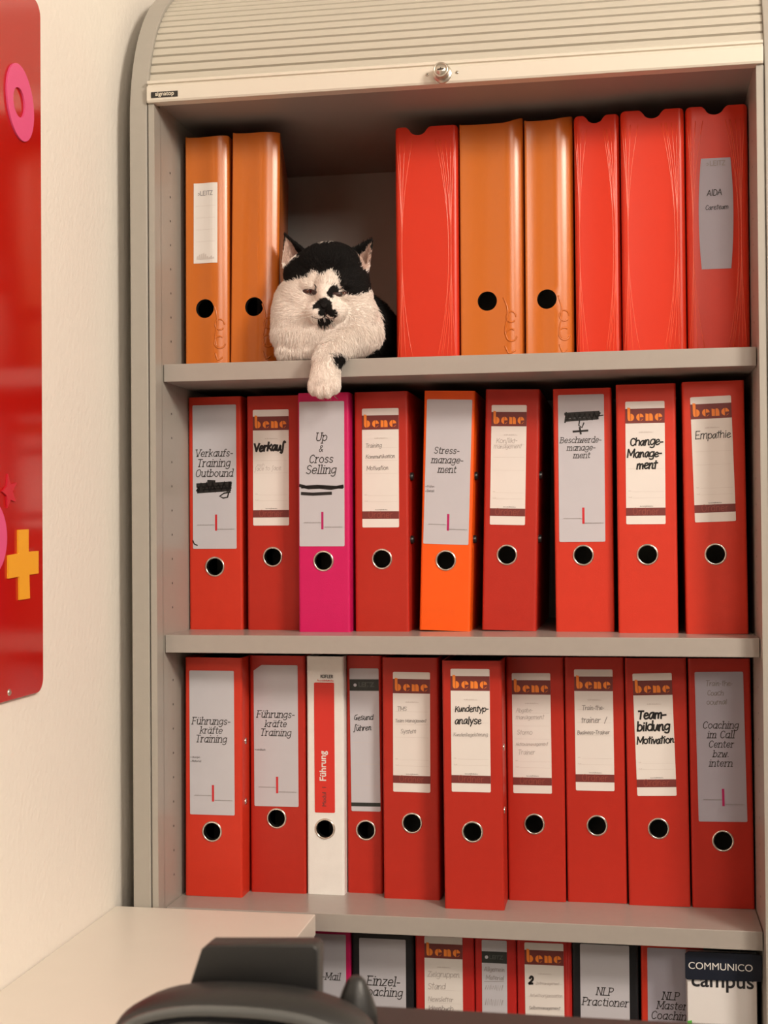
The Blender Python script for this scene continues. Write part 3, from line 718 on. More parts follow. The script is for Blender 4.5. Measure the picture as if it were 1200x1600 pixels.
bene_label(r, P2(9.4, 298), P2(13.0, 140.6), .0496, [('Team-', .46, .0580, .72, 1.6, 'black_ink'), ('bildung', .48, .0735, .84, 1.5, 'black_ink'), ('Motivation', .52, .0900, .95, 1.45, 'black_ink')])
r, _ = binder('lever_arch_file', *at('C', 670.8, 97.9, 77.5, -.1, -.45, 318), RED, P2(39.6, 85.6, 12), None, 'red lever arch file with a grey Coaching im Call Center label at the right end', GC)
slab_label(r, P2(8, 300.8), P2(9.8, 109.8), .0604, [('Coaching', .51, .0720, .74), ('im Call', .51, .0842, .56), ('Center', .51, .0962, .52), ('bzw.', .50, .1085, .33), ('intern', .49, .1205, .48)], bar=(.52, .149, .171), barmat=ACCP, material=LABB,
  hand=[('Train-the-', .50, .0180, .56, .8), ('Coach', .42, .0300, .34, .8), ('Journal', .44, .0415, .42, .8)])

# --- lowest visible shelf
r, _ = binder('lever_arch_file', *at('D', 152, 75, 76.5, 0, 0, 318), MAGENTA, P2(36, 86, 12), None, 'magenta lever arch file labelled E-Mail, half hidden by the white sideboard', GD)
slab_label(r, P2(9, 304), P2(9, 112), .0610, [('E-Mail', .62, .0600, .52)])
r, _ = binder('lever_arch_file', *at('D', 230, 75, 82, 0, 0, 318), BLACKC, P2(40, 86, 12), None, 'black lever arch file labelled Einzelcoaching beside the magenta one', GD)
slab_label(r, P2(10, 301), P2(10, 110), .0620, [('Einzel-', .52, .0610, .72), ('coaching', .50, .0745, .86)])
r, _ = binder('lever_arch_file', *at('D', 314.8, 75, 77, 0, 0, 318), CARMINE, P2(38, 99, 12), None, 'red lever arch file with pencilled lines, right beside the black Einzelcoaching file', GD)
bene_label(r, P2(12, 307), P2(12, 150), .0500, [('Zielgruppen', .5, .0520, .84, .75, 'faint_pencil'), ('Stand', .32, .0680, .46, .8, 'faint_pencil'), ('Newsletter', .42, .0840, .66, .85, 'faint_pencil'), ('Ideenbuch', .42, .0960, .66, .85, 'grey_pencil')])
r, _ = binder('lever_arch_file', *at('D', 393, 75, 53.5, 0, 0, 318), CARMINE, P2(26, 85, 12), None, 'narrow red lever arch file with a black label header on the lowest shelf', GD)
lb, H = label_part(r, P2(9, 305.5), P2(9, 114), .0325, LABG); tag(lb, 'narrow grey label with black header band'); dark_header(lb, .0325, .0145, .0295)
mb = MB(); write(mb, 'Allgemein', .0162, -.0400, width=.027, pen=.75, style='hand', seed=1); write(mb, 'Material', .0168, -.0510, width=.0235, pen=.75, style='hand', seed=2)
ribbon(mb, [(.003, -.0535), (.028, -.0525)], .0006, place_flat)
for z0, z1, sd in ((.0580, .0640, 3), (.0760, .0840, 4)):
    ribbon(mb, [(a, -b) for a, b in zig(.004, .027, z0, z1, 16, sd)], .0009, place_flat)
mb.build('handwriting', PENCIL, lb)
r, _ = binder('lever_arch_file', *at('D', 447.6, 75, 70, 0, 0, 318), CARMINE, P2(35, 99, 12), None, 'red lever arch file with a bold handwritten 2 on its label', GD)
bene_label(r, P2(9.6, 304.5), P2(10.6, 147.5), .0500, [('2', .16, .0525, .11, 2.2, 'black_ink'), ('Zeitmanagement', .58, .0530, .6, .75, 'faint_pencil'), ('Arbeitsorganisation', .54, .0690, .84, .8, 'faint_pencil'), ('Selbstmanagement', .5, .0850, .8, .9, 'grey_pencil')])
r, _ = binder('lever_arch_file', *at('D', 518.4, 75, 83, 0, 0, 318), BLACKC, P2(41, 86, 12), None, 'black lever arch file labelled NLP Practioner', GD)
slab_label(r, P2(10, 306), P2(10, 115), .0620, [('NLP', .50, .0640, .34), ('Practioner', .51, .0775, .94)])
r, _ = binder('lever_arch_file', *at('D', 605, 75, 78, 0, 0, 318), BRIGHT, P2(39, 86, 12), None, 'red lever arch file labelled NLP Master Coaching behind the white brochure box', GD)
slab_label(r, P2(8, 305), P2(8, 114), .0615, [('NLP', .47, .0645, .34), ('Master', .49, .0765, .60), ('Coaching', .48, .0895, .82)], material=LABB)

# --- brochure box with navy flap
bx = empty('brochure_box', (.703, .045, .396)); tag(bx, 'white glossy brochure box with a navy top flap, right end of the lowest shelf', 'box')
mb = MB(); mb.prism([(-.0425, -.024), (.0400, -.024), (.0440, .010), (.0440, .027), (-.0425, .027)], 'z', 0, .306); mb.build('box_body', mat('white_glossy_card', (0.82, 0.80, 0.80), 0.3), bx, bevel=.0006)
mb = MB(); rn_ = .006
mb.prism([(-.0450, .2870), (-.0430, .2852), (.0445, .2865), (.0460, .2885), (.0460, .3170), (.0430, .3190), (-.0410, .3190), (-.0450, .3160)], 'y', -.0275, -.0245)
fl = mb.build('navy_flap', mat('navy_card', (0.012, 0.016, 0.030), 0.32), bx); tag(fl, 'navy blue flap with white lettering')
font_obj('COMMUNICO', .012, (-.0030, -.0280, .2985), WHITEP, fl, width=.0760)
font_obj('campus', .025, (-.0005, -.0244, .2765), mat('campus_ink', (0.020, 0.020, 0.024), 0.4), bx, width=.0740, bold=.0004)
mb = MB(); mb.prism([(-.0428, .228), (-.0375, .228), (-.0375, .2345), (-.0428, .2335)], 'y', -.0246, -.0240); mb.build('corner_mark', mat('green_print', (0.10, 0.50, 0.06), 0.5), bx)

# ------------------------------------------------------------------ red board and magnets on the left wall
XB0, XB1 = XW + .001, -.052
BM = mat('red_enamel', (0.50, 0.010, 0.006), 0.13, spec=0.75, bump=0.02, bscale=12)
bd = empty('magnetic_board', (XB0, -.62, 1.4433)); tag(bd, 'large glossy red magnetic board on the left wall', 'board')
def rrect(y0, y1, z0, z1, r, n=6):
    P = []
    for cy, cz, a0 in ((y1 - r, z1 - r, 0), (y0 + r, z1 - r, PI / 2), (y0 + r, z0 + r, PI), (y1 - r, z0 + r, 1.5 * PI)):
        P += [(cy + r * math.cos(a0 + PI / 2 * k / n), cz + r * math.sin(a0 + PI / 2 * k / n)) for k in range(n + 1)]
    return P
mb = MB(); mb.prism(rrect(-.3606, .3606, -.387, .387, .016), 'x', 0, XB1 - XB0); mb.build('panel', BM, bd, bevel=.0008)
for y, z in ((-.3469, 1.0651), (-.3469, 1.8215), (-.893, 1.0651), (-.893, 1.8215)):
    mb = MB(); mb.lathe([(.0001, .0018), (.0022, .0018), (.0036, .0008), (.0038, -.001)], (XB1 - XB0, y + .62, z - 1.4433), 'x', 16); mb.build('screw', LKM, bd)
def wallform(name, P, t, m, label, hole=None):
    mb = MB()
    cy = sum(p[0] for p in P) / len(P); cz = sum(p[1] for p in P) / len(P)
    if hole:
        n = len(P)
        for A, fl in ((0, 1), (t, 0)):
            mb.add([(A, y - cy, z - cz) for y, z in P] + [(A, y - cy, z - cz) for y, z in hole], [(i, (i + 1) % n, n + (i + 1) % n, n + i) for i in range(n)])
        for Q in (P, hole):
            mb.add([(0, y - cy, z - cz) for y, z in Q] + [(t, y - cy, z - cz) for y, z in Q], [(i, (i + 1) % n, n + (i + 1) % n, n + i) for i in range(n)])
    else:
        mb.prism([(y - cy, z - cz) for y, z in P], 'x', 0, t)
    o = mb.build(name, m); o.location = (XB1 + .0002, cy, cz); tag(o, label, 'magnet', 'foam magnets on the red board')
    return o
def ell(cy, cz, a, b, rot, n=40):
    return [(cy + a * math.cos(t) * math.cos(rot) - b * math.sin(t) * math.sin(rot), cz + a * math.cos(t) * math.sin(rot) + b * math.sin(t) * math.cos(rot)) for t in [2 * PI * i / n for i in range(n)]]
PINK = mat('pink_foam', (0.80, 0.095, 0.26), 0.5); YEL = mat('yellow_foam', (0.93, 0.42, 0.022), 0.5); STARM = mat('crimson_foam', (0.62, 0.010, 0.030), 0.4)
wallform('ring_magnet', ell(-.3165, 1.701, .0330, .0410, .28), .002, PINK, 'pink oval ring magnet near the top of the red board', ell(-.3205, 1.700, .0145, .0160, .2))
wallform('cross_magnet', [(-.3267, 1.2371), (-.3011, 1.2378), (-.3013, 1.2133), (-.2756, 1.2136), (-.2759, 1.1887), (-.2999, 1.1881), (-.2985, 1.1622), (-.3242, 1.1617), (-.3248, 1.1869), (-.3512, 1.1857), (-.3509, 1.2101), (-.3269, 1.2117)], .002, YEL, 'yellow cross-shaped magnet at the lower right of the red board')
st = [(-.3520, 1.2965), (-.3457, 1.2853), (-.3301, 1.2879), (-.3403, 1.278), (-.3327, 1.2672), (-.345, 1.269), (-.3535, 1.2600), (-.3542, 1.2729), (-.3650, 1.2774), (-.3545, 1.283)]
wallform('star_magnet', st, .002, STARM, 'small crimson star magnet above the yellow cross')
wallform('round_magnet', ell(-.3945, 1.229, .0400, .0400, 0), .002, PINK, 'pink round magnet at the left picture edge beside the yellow cross')

# ------------------------------------------------------------------ white sideboard along the left wall
SBM = mat('white_laminate', (0.80, 0.74, 0.665), 0.35, bump=0.02, bscale=500, var=0.02, vscale=20)
sb = empty('sideboard', (.074, -.53, 0)); tag(sb, 'long white sideboard along the left wall in front of the cabinet', 'sideboard')
def sp(name, b, bev=.0012):
    mb = MB(); mb.box(*b); mb.v = [(x - .074, y + .53, z) for x, y, z in mb.v]; return mb.build(name, SBM, sb, bevel=bev)
sp('top_panel', (XW + .0012, .2058, -1.03, -.0312, .7294, .7554))
sp('body', (XW + .003, .2050, -1.027, -.034, .06, .7292))
sp('plinth', (XW + .006, .190, -1.01, -.05, 0, .06))

# ------------------------------------------------------------------ desk, monitor and webcam in the foreground
dk = empty('desk', (.80, -1.25, 0)); tag(dk, 'white desk carrying the dark monitor in the foreground', 'desk')
def dp(name, b, m=SBM):
    mb = MB(); mb.box(*b); mb.v = [(x - .80, y + 1.25, z) for x, y, z in mb.v]; return mb.build(name, m, dk, bevel=.001)
dp('tabletop', (.23, 1.45, -1.60, -.95, .695, .72))
for x in (.27, 1.37):
    for y in (-1.55, -1.04):
        dp('leg', (x, x + .04, y, y + .04, 0, .695), CABM)
MONM = mat('monitor_plastic', (0.020, 0.018, 0.018), 0.38, bump=0.04, bscale=900)
WCM = mat('webcam_plastic', (0.014, 0.0135, 0.0135), 0.45, bump=0.05, bscale=1200)
WCR = mat('webcam_rim', (0.115, 0.118, 0.118), 0.26, 0.3)
GLOSS = mat('dark_glass', (0.006, 0.007, 0.009), 0.06, spec=0.8)
mo = empty('monitor', (.70, -1.19, .72)); tag(mo, 'dark flat monitor whose top edge crosses the bottom right corner', 'monitor')
def mp(name, m, b, bev=.0015):
    mb = MB(); mb.box(*b); mb.v = [(x - .70, y + 1.19, z - .72) for x, y, z in mb.v]; return mb.build(name, m, mo, bevel=bev)
mp('housing', MONM, (.436, .966, -1.208, -1.170, .755, 1.0425), .002)
mp('screen', GLOSS, (.446, .956, -1.2085, -1.207, .770, 1.0330), .0002)
mp('stand_column', MONM, (.67, .73, -1.170, -1.150, .728, .95))
mp('stand_foot', MONM, (.60, .80, -1.26, -1.11, .7202, .729))
# webcam: long rounded body, glossy recessed front, folding mount block and hinge knob
wc = empty('webcam', (.4550, -1.225, 1.0425)); tag(wc, 'black webcam with glossy front perched on the monitor corner', 'webcam')
def capsule(hw, hh, r, n=10):
    P = []
    for cx, cz, a0 in ((hw - r, hh - r, 0), (-hw + r, hh - r, PI / 2), (-hw + r, -hh + r, PI), (hw - r, -hh + r, 1.5 * PI)):
        P += [(cx + r * math.cos(a0 + PI / 2 * k / n), cz + r * math.sin(a0 + PI / 2 * k / n)) for k in range(n + 1)]
    return P
def shell(mb, sections, mi=0, cap0=True, cap1=True):
    n = len(sections[0][1]); vs = []
    for y, P in sections:
        vs += [(x, y, z) for x, z in P]
    fs = [(k * n + i, k * n + (i + 1) % n, (k + 1) * n + (i + 1) % n, (k + 1) * n + i) for k in range(len(sections) - 1) for i in range(n)]
    if cap0: fs.append(tuple(range(n)))
    if cap1: fs.append(tuple(range((len(sections) - 1) * n, len(sections) * n))[::-1])
    mb.add(vs, fs, mi, True)
def bulge(hw, hh, b, n=48):
    """top and bottom arched outline"""
    P = []
    for i in range(n):
        a = 2 * PI * i / n; c, s = math.cos(a), math.sin(a)
        P.append((hw * math.copysign(abs(c) ** .8, c), hh * math.copysign(abs(s) ** .85, s)))
    return P
mb = MB(); shell(mb, [(-.012, bulge(.0475, .0185, 0)), (-.009, bulge(.0500, .0212, 0)), (0.0, bulge(.0510, .0222, 0)), (.010, bulge(.0490, .0215, 0)), (.017, bulge(.0440, .0190, 0))])
mb.build('body', WCM, wc)
mb = MB(); shell(mb, [(-.0116, bulge(.0488, .0198, 0)), (-.0138, bulge(.0482, .0192, 0)), (-.0142, bulge(.0462, .0172, 0)), (-.0122, bulge(.0446, .0158, 0))], cap0=False, cap1=False); mb.build('front_rim', WCR, wc)
mb = MB(); shell(mb, [(-.0128, bulge(.0450, .0162, 0)), (-.0120, bulge(.0450, .0162, 0))]); fg = mb.build('front_glass', GLOSS, wc)
mb = MB(); mb.lathe([(.0001, -.0136), (.0070, -.0136), (.0078, -.0130), (.0078, -.0124)], (-.018, 0, .002), 'y', 24); mb.build('lens', LINING, fg)
mb = MB(); shell(mb, [(.019, [(-.0295, .010), (.0232, .010), (.0236, .0318), (.0216, .0336), (-.0205, .0318), (-.0226, .0300)]), (.032, [(-.0295, .010), (.0226, .010), (.0230, .0312), (.0212, .0330), (-.0205, .0312), (-.0226, .0296)])])
mb.build('mount_block', WCM, wc, bevel=.0008)
mb = MB(); mb.lathe([(.0002, -.012), (.0085, -.012), (.0080, -.004), (.0056, .003), (.0036, .0075), (.0020, .0090), (.0002, .0092)], (.0372, .024, .0120), 'z', 20); mb.build('hinge_knob', WCM, wc)
mb = MB(); mb.box(-.012, .046, .0175, .0245, -.030, .004); mb.build('clip', WCM, wc, bevel=.0015)

# ------------------------------------------------------------------ the cat
def ico(bm, c, r, rot=(0, 0, 0), sub=3):
    m = Matrix.Translation(Vector(c) * mm) @ Euler([math.radians(a) for a in rot]).to_matrix().to_4x4() @ Matrix.Diagonal((r[0] * mm, r[1] * mm, r[2] * mm, 1))
    bmesh.ops.create_icosphere(bm, subdivisions=sub, radius=1, matrix=m)
def limb(bm, pts):
    """tapering limb: overlapping balls along pts = (x, y, z, r) in mm"""
    for a, b in zip(pts, pts[1:]):
        n = max(2, int(math.dist(a[:3], b[:3]) / 3.5))
        for k in range(n + 1):
            t = k / n; q = [u + (v - u) * t for u, v in zip(a, b)]
            ico(bm, q[:3], (q[3],) * 3, sub=2)
def ear(bm, base_in, base_out, tip, base_back, cup):
    """hollowed pointed ear as a closed solid; the open side faces the viewer"""
    bi, bo, tp, bk, cu = [Vector(p) * mm for p in (base_in, base_out, tip, base_back, cup)]
    N = 10; rows = []
    for j in range(9):
        t = j / 8; s = 1 - t ** 1.35
        row = []
        for i in range(N):
            a = i / (N - 1)
            # rim from inner to outer edge, bulging backwards
            e = bi.lerp(bo, a); back = (bk - (bi + bo) / 2) * math.sin(PI * a)
            row.append(tp + (e + back - tp) * (s if j else 1))
        rows.append(row)
    th = Vector((0, -.0035, 0))
    for off in (0, 1):
        pass
    V0 = [[bm.verts.new(p) for p in r] for r in rows]
    V1 = []
    for j, r in enumerate(rows):
        rr_ = []
        for i, p in enumerate(r):
            a = i / (N - 1); mid = (r[0] + r[-1]) / 2
            rr_.append(bm.verts.new(p + (mid - p) * .16 + th * math.sin(PI * a) * .8 + Vector((0, -.0015, 0))))
        V1.append(rr_)
    for j in range(8):
        for i in range(N - 1):
            bm.faces.new((V0[j][i], V0[j][i + 1], V0[j + 1][i + 1], V0[j + 1][i]))
            bm.faces.new((V1[j][i], V1[j + 1][i], V1[j + 1][i + 1], V1[j][i + 1]))
        for i in (0, N - 1):
            q = (V0[j][i], V0[j + 1][i], V1[j + 1][i], V1[j][i])
            bm.faces.new(q if i == 0 else q[::-1])
    for i in range(N - 1):
        bm.faces.new((V0[0][i], V1[0][i], V1[0][i + 1], V0[0][i + 1]))
        bm.faces.new((V0[8][i], V0[8][i + 1], V1[8][i + 1], V1[8][i]))

CAT = Vector((0.212, 0.0, 1.452))
def build_cat_base():
    bm = bmesh.new()
    # trunk lying deep into the shelf, rump at the back
    ico(bm, (8, 150, 56), (62, 90, 55)); ico(bm, (10, 250, 52), (64, 90, 52)); ico(bm, (2, 80, 52), (64, 50, 50))
    ico(bm, (-40, 265, 34), (28, 60, 34)); ico(bm, (52, 265, 34), (24, 60, 34))
    # chest and throat
    ico(bm, (-6, 46, 42), (66, 36, 42)); ico(bm, (-9, 40, 60), (66, 36, 44)); ico(bm, (6, 36, 36), (56, 34, 36)); ico(bm, (-30, 30, 40), (44, 25, 34)); ico(bm, (-43, 40, 60), (33, 33, 52)); ico(bm, (-22, 30, 53), (46, 26, 32)); ico(bm, (36, 33, 60), (30, 27, 36)); ico(bm, (12, 28, 40), (40, 25, 28)); ico(bm, (-14, 34, 30), (54, 32, 30))
    # skull, cheeks, brow, muzzle
    ico(bm, (-4, 52, 110), (56, 44, 48)); ico(bm, (-18, 50, 118), (43, 36, 33)); ico(bm, (-14, 44, 78), (61, 36, 48)); ico(bm, (0, 40, 98), (56, 36, 40), (8, 0, 0)); ico(bm, (2, 36, 128), (42, 33, 29))
    ico(bm, (-34, 34, 84), (30, 28, 28)); ico(bm, (36, 34, 82), (24, 27, 27))
    ico(bm, (5, 14, 92), (16, 22, 26), (-14, 0, 0)); ico(bm, (6, 6, 78), (13, 20, 16), (-10, 0, 0))
    ico(bm, (-5, 2, 62), (16, 18, 13)); ico(bm, (18, 2, 61), (14.5, 18, 13)); ico(bm, (7, 8, 50), (14, 15, 10)); ico(bm, (6, -8, 70), (7.5, 8, 6.5))
    ico(bm, (-18, 12, 97), (13, 10, 6)); ico(bm, (27, 13, 96), (12, 10, 6))
    # left foreleg folded along the shelf edge, right foreleg reaching over it
    limb(bm, [(-50, 44, 26, 22), (-50, 28, 17, 17), (-25, 19, 15.5, 15), (2, 17, 15, 14)])
    limb(bm, [(46, 44, 38, 26), (40, 24, 30, 23), (26, 6, 20, 20), (16, -10, 8, 18), (11, -19.5, -8, 18.5), (9, -21, -22, 19), (8.5, -22, -30, 20)])
    for x, z, y in ((-4, -37, -28), (5, -41, -31), (14, -41, -31), (22, -36, -28)):
        ico(bm, (x, y, z), (7.6, 10, 11.5), sub=2)
    ear(bm, (-32, 44, 152), (-64, 46, 126), (-61, 50, 176), (-46, 74, 138), (0, 0, 0))
    ear(bm, (24, 44, 148), (50, 46, 116), (59, 48, 164), (44, 72, 128), (0, 0, 0))
    me = bpy.data.meshes.new('cat_base'); bm.to_mesh(me); bm.free()
    o = link('cat_base', me)
    r = o.modifiers.new('r', 'REMESH'); r.mode = 'VOXEL'; r.voxel_size = .0014; r.use_smooth_shade = True
    s = o.modifiers.new('s', 'SMOOTH'); s.factor = .5; s.iterations = 14
    bpy.context.view_layer.update()
    out = bpy.data.meshes.new_from_object(o.evaluated_get(bpy.context.evaluated_depsgraph_get()))
    bpy.data.objects.remove(o); bpy.data.meshes.remove(me)
    return out

def inside(x, z, P):
    """vectorised point in polygon"""
    P = np.array(P, float); r = np.zeros(len(x), bool); j = len(P) - 1
    for i in range(len(P)):
        xi, zi = P[i]; xj, zj = P[j]
        with np.errstate(divide='ignore', invalid='ignore'):
            c = ((zi > z) != (zj > z)) & (x < (xj - xi) * (z - zi) / (zj - zi + 1e-9) + xi)
        r ^= c; j = i
    return r
CAP = [(-70, 124), (-62, 112), (-52, 105), (-35, 107), (-25, 106), (-15, 111), (-11, 115), (-4, 108), (4, 109), (10, 118), (14, 112), (19, 109), (22, 98), (27, 88), (34, 82), (44, 82), (56, 88), (64, 101), (60, 113), (50, 119), (45, 124), (43, 136), (60, 150), (70, 160), (31, 175), (-40, 175), (-32, 150), (-29, 139), (-43, 136), (-53, 128)]
NOSE = [(-9, 62), (-8, 67), (-4, 73), (1, 76), (8, 77), (13, 74), (16, 69), (17, 62), (22, 61), (24, 56), (20, 52), (13, 53), (9, 57), (6, 54), (-1, 55), (-2, 59), (1, 61), (-2, 63)]
CHIN = [(-6, 47), (-5, 50), (6, 53), (17, 49), (12, 45), (6, 42), (-2, 43)]
SPOTR = [(9, 82), (12, 91), (16, 95), (22, 90), (20, 84), (17, 82), (16, 77), (12, 77)]
SPOTL = [(-11, 90), (-8, 95), (-5, 92), (-7, 87)]
WTOP = [(-16, 170), (9, 170), (8, 155), (-1, 156), (-5, 150), (-10, 157)]
ARMS = [(18, 3), (26, 6), (36, 2), (40, -5), (36, -11), (28, -16), (22, -7)]
EARL = [(-62, 135), (-61, 160), (-58, 168), (-51, 161), (-43, 148), (-45, 137), (-52, 131)]
EARR = [(33, 131), (41, 143), (56, 156), (54, 138), (50, 121), (42, 119)]
WHITE_F = np.array((0.93, 0.85, 0.79)); BLACK_F = np.array((0.010, 0.009, 0.009)); PINK_F = np.array((0.64, 0.46, 0.39))
def fur_colour(P, N, seed=0):
    """coat pattern in the cat's own space (mm); P points, N normals"""
    rs = np.random.RandomState(seed)
    x, y, z = (P * 1000).T
    jx = x + rs.normal(0, .9, len(x)); jz = z + rs.normal(0, 1.1, len(x))
    fine_x = x + rs.normal(0, .35, len(x)); fine_z = z + rs.normal(0, .35, len(x))
    front = N[:, 1] < .35
    C = np.tile(WHITE_F, (len(x), 1))
    head = (z > 78) & (y < 100)
    blk = head & inside(jx, jz, CAP) & (y < 82)
    blk |= head & (y >= 58) & (z > 112) & (N[:, 1] > -.2)
    blk &= ~(head & inside(jx, jz, WTOP) & (y > 20))
    blk |= (y > 74) & ((x + rs.normal(0, 2, len(x))) > 20) & (z < 112)
    blk |= (y > 92) & (z < 118)
    blk |= (y > 44) & (x > 56) & (z < 30)
    blk |= front & (y < 22) & inside(fine_x, fine_z, NOSE) & (z > 45)
    blk |= front & (y < 22) & inside(fine_x, fine_z, CHIN)
    blk |= front & (y < 30) & (inside(fine_x, fine_z, SPOTR) | inside(fine_x, fine_z, SPOTL))
    blk |= (y < 14) & inside(jx, jz, ARMS)
    earz = ((x < -27) & (z > 134) & (z > 120 - x * .5)) | ((x > 20) & (z > 130))
    blk |= earz & (y > 8)
    C[blk] = BLACK_F
    pk = (N[:, 1] < .25) & (y > 36) & (inside(fine_x, fine_z, EARL) | inside(fine_x, fine_z, EARR))
    C[pk] = PINK_F * rs.uniform(.8, 1.15, (pk.sum(), 1))
    return C * rs.uniform(.92, 1.06, (len(x), 1)), blk, pk

def make_cat():
    root = empty('cat', CAT); tag(root, 'black and white cat lying on the top shelf with one paw hanging over its edge', 'cat')
    me = build_cat_base(); me.name = 'body'
    nv = len(me.vertices); co = np.empty(nv * 3); me.vertices.foreach_get('co', co); co = co.reshape(-1, 3)
    no = np.empty(nv * 3); me.vertex_normals.foreach_get('vector', no); no = no.reshape(-1, 3)
    # keep the coat off the shelf board and its front edge
    x, y, z = co.T * 1000
    low = (y > 1) & (z < .6); co[low, 2] = .0006
    edge = (z < -1) & (y > -1.0); co[edge, 1] = -.0010
    me.vertices.foreach_set('co', co.ravel())
    C, _, _ = fur_colour(co, no)
    at_ = me.color_attributes.new('coat', 'FLOAT_COLOR', 'POINT')
    at_.data.foreach_set('color', np.concatenate([C, np.ones((nv, 1))], 1).ravel())
    me.materials.clear(); me.materials.append(mat('cat_skin_fur', (0.8, 0.7, 0.6), 0.85, attr='coat', spec=0.15))
    me.polygons.foreach_set('use_smooth', [True] * len(me.polygons)); me.update()
    body = link('body', me, root)
    bvh = BVHTree.FromPolygons([tuple(c) for c in co], [tuple(p.vertices) for p in me.polygons])
    # ---- fur strands
    rs = np.random.RandomState(11)
    me.calc_loop_triangles(); nt = len(me.loop_triangles)
    tri = np.empty(nt * 3, int); me.loop_triangles.foreach_get('vertices', tri); tri = tri.reshape(-1, 3)
    A, B, Cc = co[tri[:, 0]], co[tri[:, 1]], co[tri[:, 2]]
    ar = np.linalg.norm(np.cross(B - A, Cc - A), axis=1) / 2
    ctr = (A + B + Cc) / 3 * 1000
    wgt = ar * np.where(ctr[:, 1] < 95, 1.0, .35) * np.where((ctr[:, 2] < 2) & (ctr[:, 1] > 4), .0, 1)
    NS = 62000
    pick = rs.choice(nt, NS, p=wgt / wgt.sum()); u = rs.rand(NS, 2); fl = u.sum(1) > 1; u[fl] = 1 - u[fl]
    Pp = A[pick] + u[:, :1] * (B - A)[pick] + u[:, 1:] * (Cc - A)[pick]
    Nn = no[tri[pick]].mean(1); Nn /= np.linalg.norm(Nn, axis=1, keepdims=True)
    q = Pp * 1000; d_nose = q - np.array((6, -14, 68))
    face = (q[:, 2] > 44 + rs.normal(0, 9, NS)) & (q[:, 1] < 70)
    flow = np.tile(np.array((0, .35, -1.0)), (NS, 1)); flow[q[:, 1] > 80] = (0, 1.0, -.35)
    flow[face] = d_nose[face] / np.linalg.norm(d_nose[face], axis=1, keepdims=True)
    earm = (q[:, 2] > 128) & (np.abs(q[:, 0]) > 30) & face
    flow[earm] = (0, 0, 1)
    flow += rs.normal(0, .22, (NS, 3))
    flow -= (flow * Nn).sum(1, keepdims=True) * Nn; flow /= np.linalg.norm(flow, axis=1, keepdims=True) + 1e-9
    ln = np.full(NS, .0085); ln[face] = .0055
    ln[face & (np.linalg.norm(d_nose, axis=1) < 27)] = .0018
    ln[earm] = .0040; ln[q[:, 2] < -2] = .0042
    ln[(q[:, 1] > 80)] = .012
    ln *= rs.uniform(.7, 1.25, NS)
    col, blk, pk = fur_colour(Pp, Nn, 5)
    lift = np.where(face, .38, .45)[:, None]
    pts = np.empty((NS, 4, 3))
    for k, t in enumerate((0, .35, .7, 1)):
        pts[:, k] = Pp + ln[:, None] * t * (Nn * lift * (1 - .35 * t) + flow * (.80 + .12 * t))
    ok = (pts[:, :, 2].min(1) > .0004) | (pts[:, :, 1].max(1) < -.0004)
    eyes_c = np.array(((-16.0, 0, 88), (24.0, 0, 85)))
    for e in eyes_c:
        ok &= ~((np.abs(q[:, 0] - e[0]) < 8.5) & (np.abs(q[:, 2] - e[2]) < 3.6) & (q[:, 1] < 30))
    pts, col = pts[ok], col[ok]; n = len(pts)
    hc = bpy.data.hair_curves.new('fur'); hc.add_curves([4] * n)
    hc.attributes['position'].data.foreach_set('vector', pts.reshape(-1).astype(np.float32))
    rad = hc.attributes.get('radius') or hc.attributes.new('radius', 'FLOAT', 'POINT')
    rad.data.foreach_set('value', np.tile(np.array((.00022, .00020, .00015, .00003), np.float32), n))
    ca = hc.attributes.new('coat', 'FLOAT_COLOR', 'CURVE')
    ca.data.foreach_set('color', np.concatenate([col, np.ones((n, 1))], 1).ravel().astype(np.float32))
    hc.materials.append(mat('cat_fur', (0.8, 0.7, 0.6), 0.8, attr='coat', spec=0.2))
    link('fur', hc, root)
    # ---- eyes: half closed slits set on the surface
    def surf(x, z):
        h = bvh.ray_cast(Vector((x * mm, -.2, z * mm)), Vector((0, 1, 0)))
        return h[0].y if h[0] else .01
    AMB = mat('cat_eye', (0.11, 0.035, 0.014), 0.15, spec=0.5); PUP = mat('cat_pupil', (0.008, 0.005, 0.005), 0.1, spec=0.8)
    LID = mat('cat_eyelid', (0.05, 0.022, 0.020), 0.5)
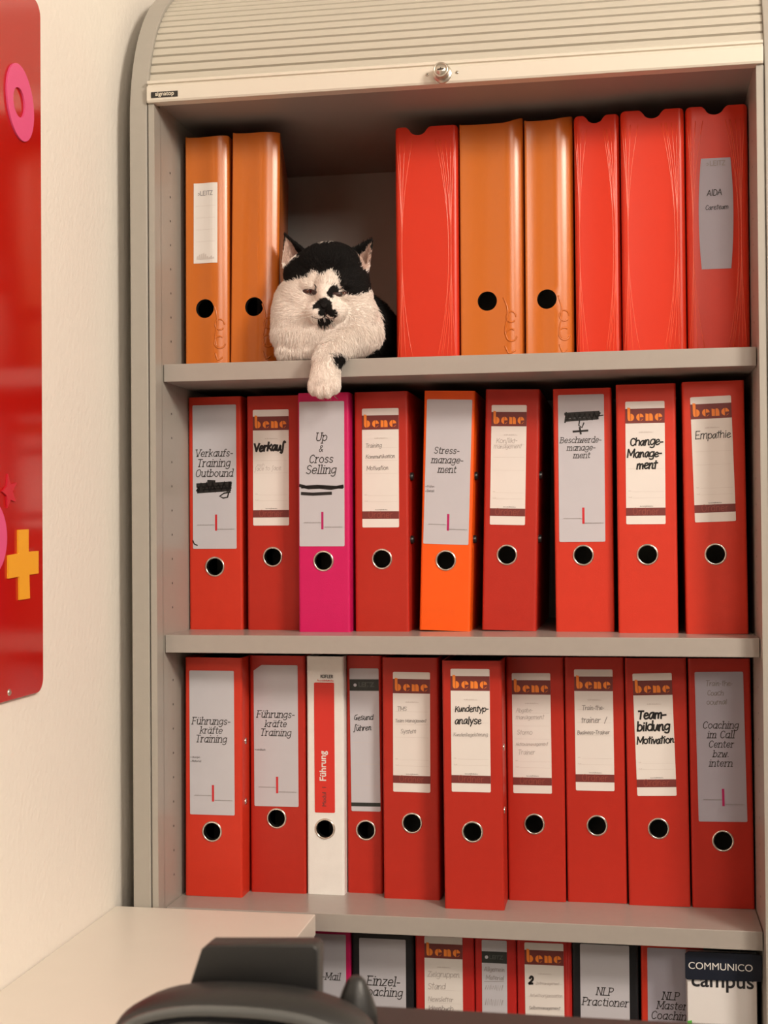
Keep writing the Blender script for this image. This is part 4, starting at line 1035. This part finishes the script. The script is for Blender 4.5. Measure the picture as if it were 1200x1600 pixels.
    for (cx, cz, w, h, tilt) in ((-16, 88, 10.0, 3.0, -.22), (24, 84.5, 7.5, 2.6, .16)):
        mb = MB()
        def lens(k, kk, off, mi):
            P = []
            for i in range(20):
                a = 2 * PI * i / 20; lx = k * w * math.cos(a); lz = kk * h * math.sin(a) * (1 - .25 * abs(math.cos(a)))
                X = cx + lx * math.cos(tilt) - lz * math.sin(tilt); Z = cz + lx * math.sin(tilt) + lz * math.cos(tilt)
                P.append((X * mm, surf(X, Z) - off * mm, Z * mm))
            c0 = (cx * mm, surf(cx, cz) - (off + .5) * mm, cz * mm)
            mb.add(P + [c0], [(i, (i + 1) % 20, 20) for i in range(20)], mi, True)
        lens(1.12, 1.35, .15, 0); lens(.85, .85, .55, 1)
        lens(.30, .80, .95, 2)
        mb.build('eye', [LID, AMB, PUP], root)
    # ---- mouth line, nose leather, painted shade between the toes, whiskers
    mb = MB()
    for P in ([(7, 58), (7, 54.5)], [(7, 54.5), (2, 51.5), (-5, 51.5), (-11, 54)], [(7, 54.5), (12, 51), (18, 51), (23, 53.5)]):
        Q = catmull(P, 4); mb.tube([(a * mm, surf(a, b) - .0003, b * mm) for a, b in Q], .0006, 5)
    mb.build('mouth', LID, root)
    mb = MB(); P = [(1.5, 69.5), (11.5, 69.5), (9.5, 65.5), (7.2, 63.5), (5.6, 63.5), (3.5, 65.5)]
    mb.prism([(a * mm, b * mm) for a, b in P], 'y', (surf(6, 67) - .0012), surf(6, 67) + .002); mb.build('nose', mat('cat_nose', (0.008, 0.007, 0.007), 0.6, spec=0.2), root, bevel=.0008)
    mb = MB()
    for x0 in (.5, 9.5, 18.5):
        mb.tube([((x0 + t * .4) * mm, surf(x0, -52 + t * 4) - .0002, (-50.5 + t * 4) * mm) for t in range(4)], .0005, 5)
    mb.build('toe_crease_shade', mat('toe_shade', (0.42, 0.27, 0.22), 0.8), root)  # darker strips paint the shade in the toe creases
    WH = mat('cat_whisker', (0.85, 0.82, 0.78), 0.4)
    for sx, x0 in ((-1, -8), (1, 20)):
        for k in range(4):
            z0 = 64 - 3 * k; mb = MB()
            P = [(x0, surf(x0, z0) * 1000, z0), (x0 + sx * 22, surf(x0, z0) * 1000 - 8, z0 - 1 - 2 * k), (x0 + sx * 48, surf(x0, z0) * 1000 - 2, z0 - 8 - 4 * k)]
            Q = catmull(P, 6); mb.tube([tuple(v * mm for v in p) for p in Q], [.00018] * (len(Q) - 1) + [.00004], 4); mb.build('whisker', WH, root)
    # bent tail along the body
    return root
make_cat()
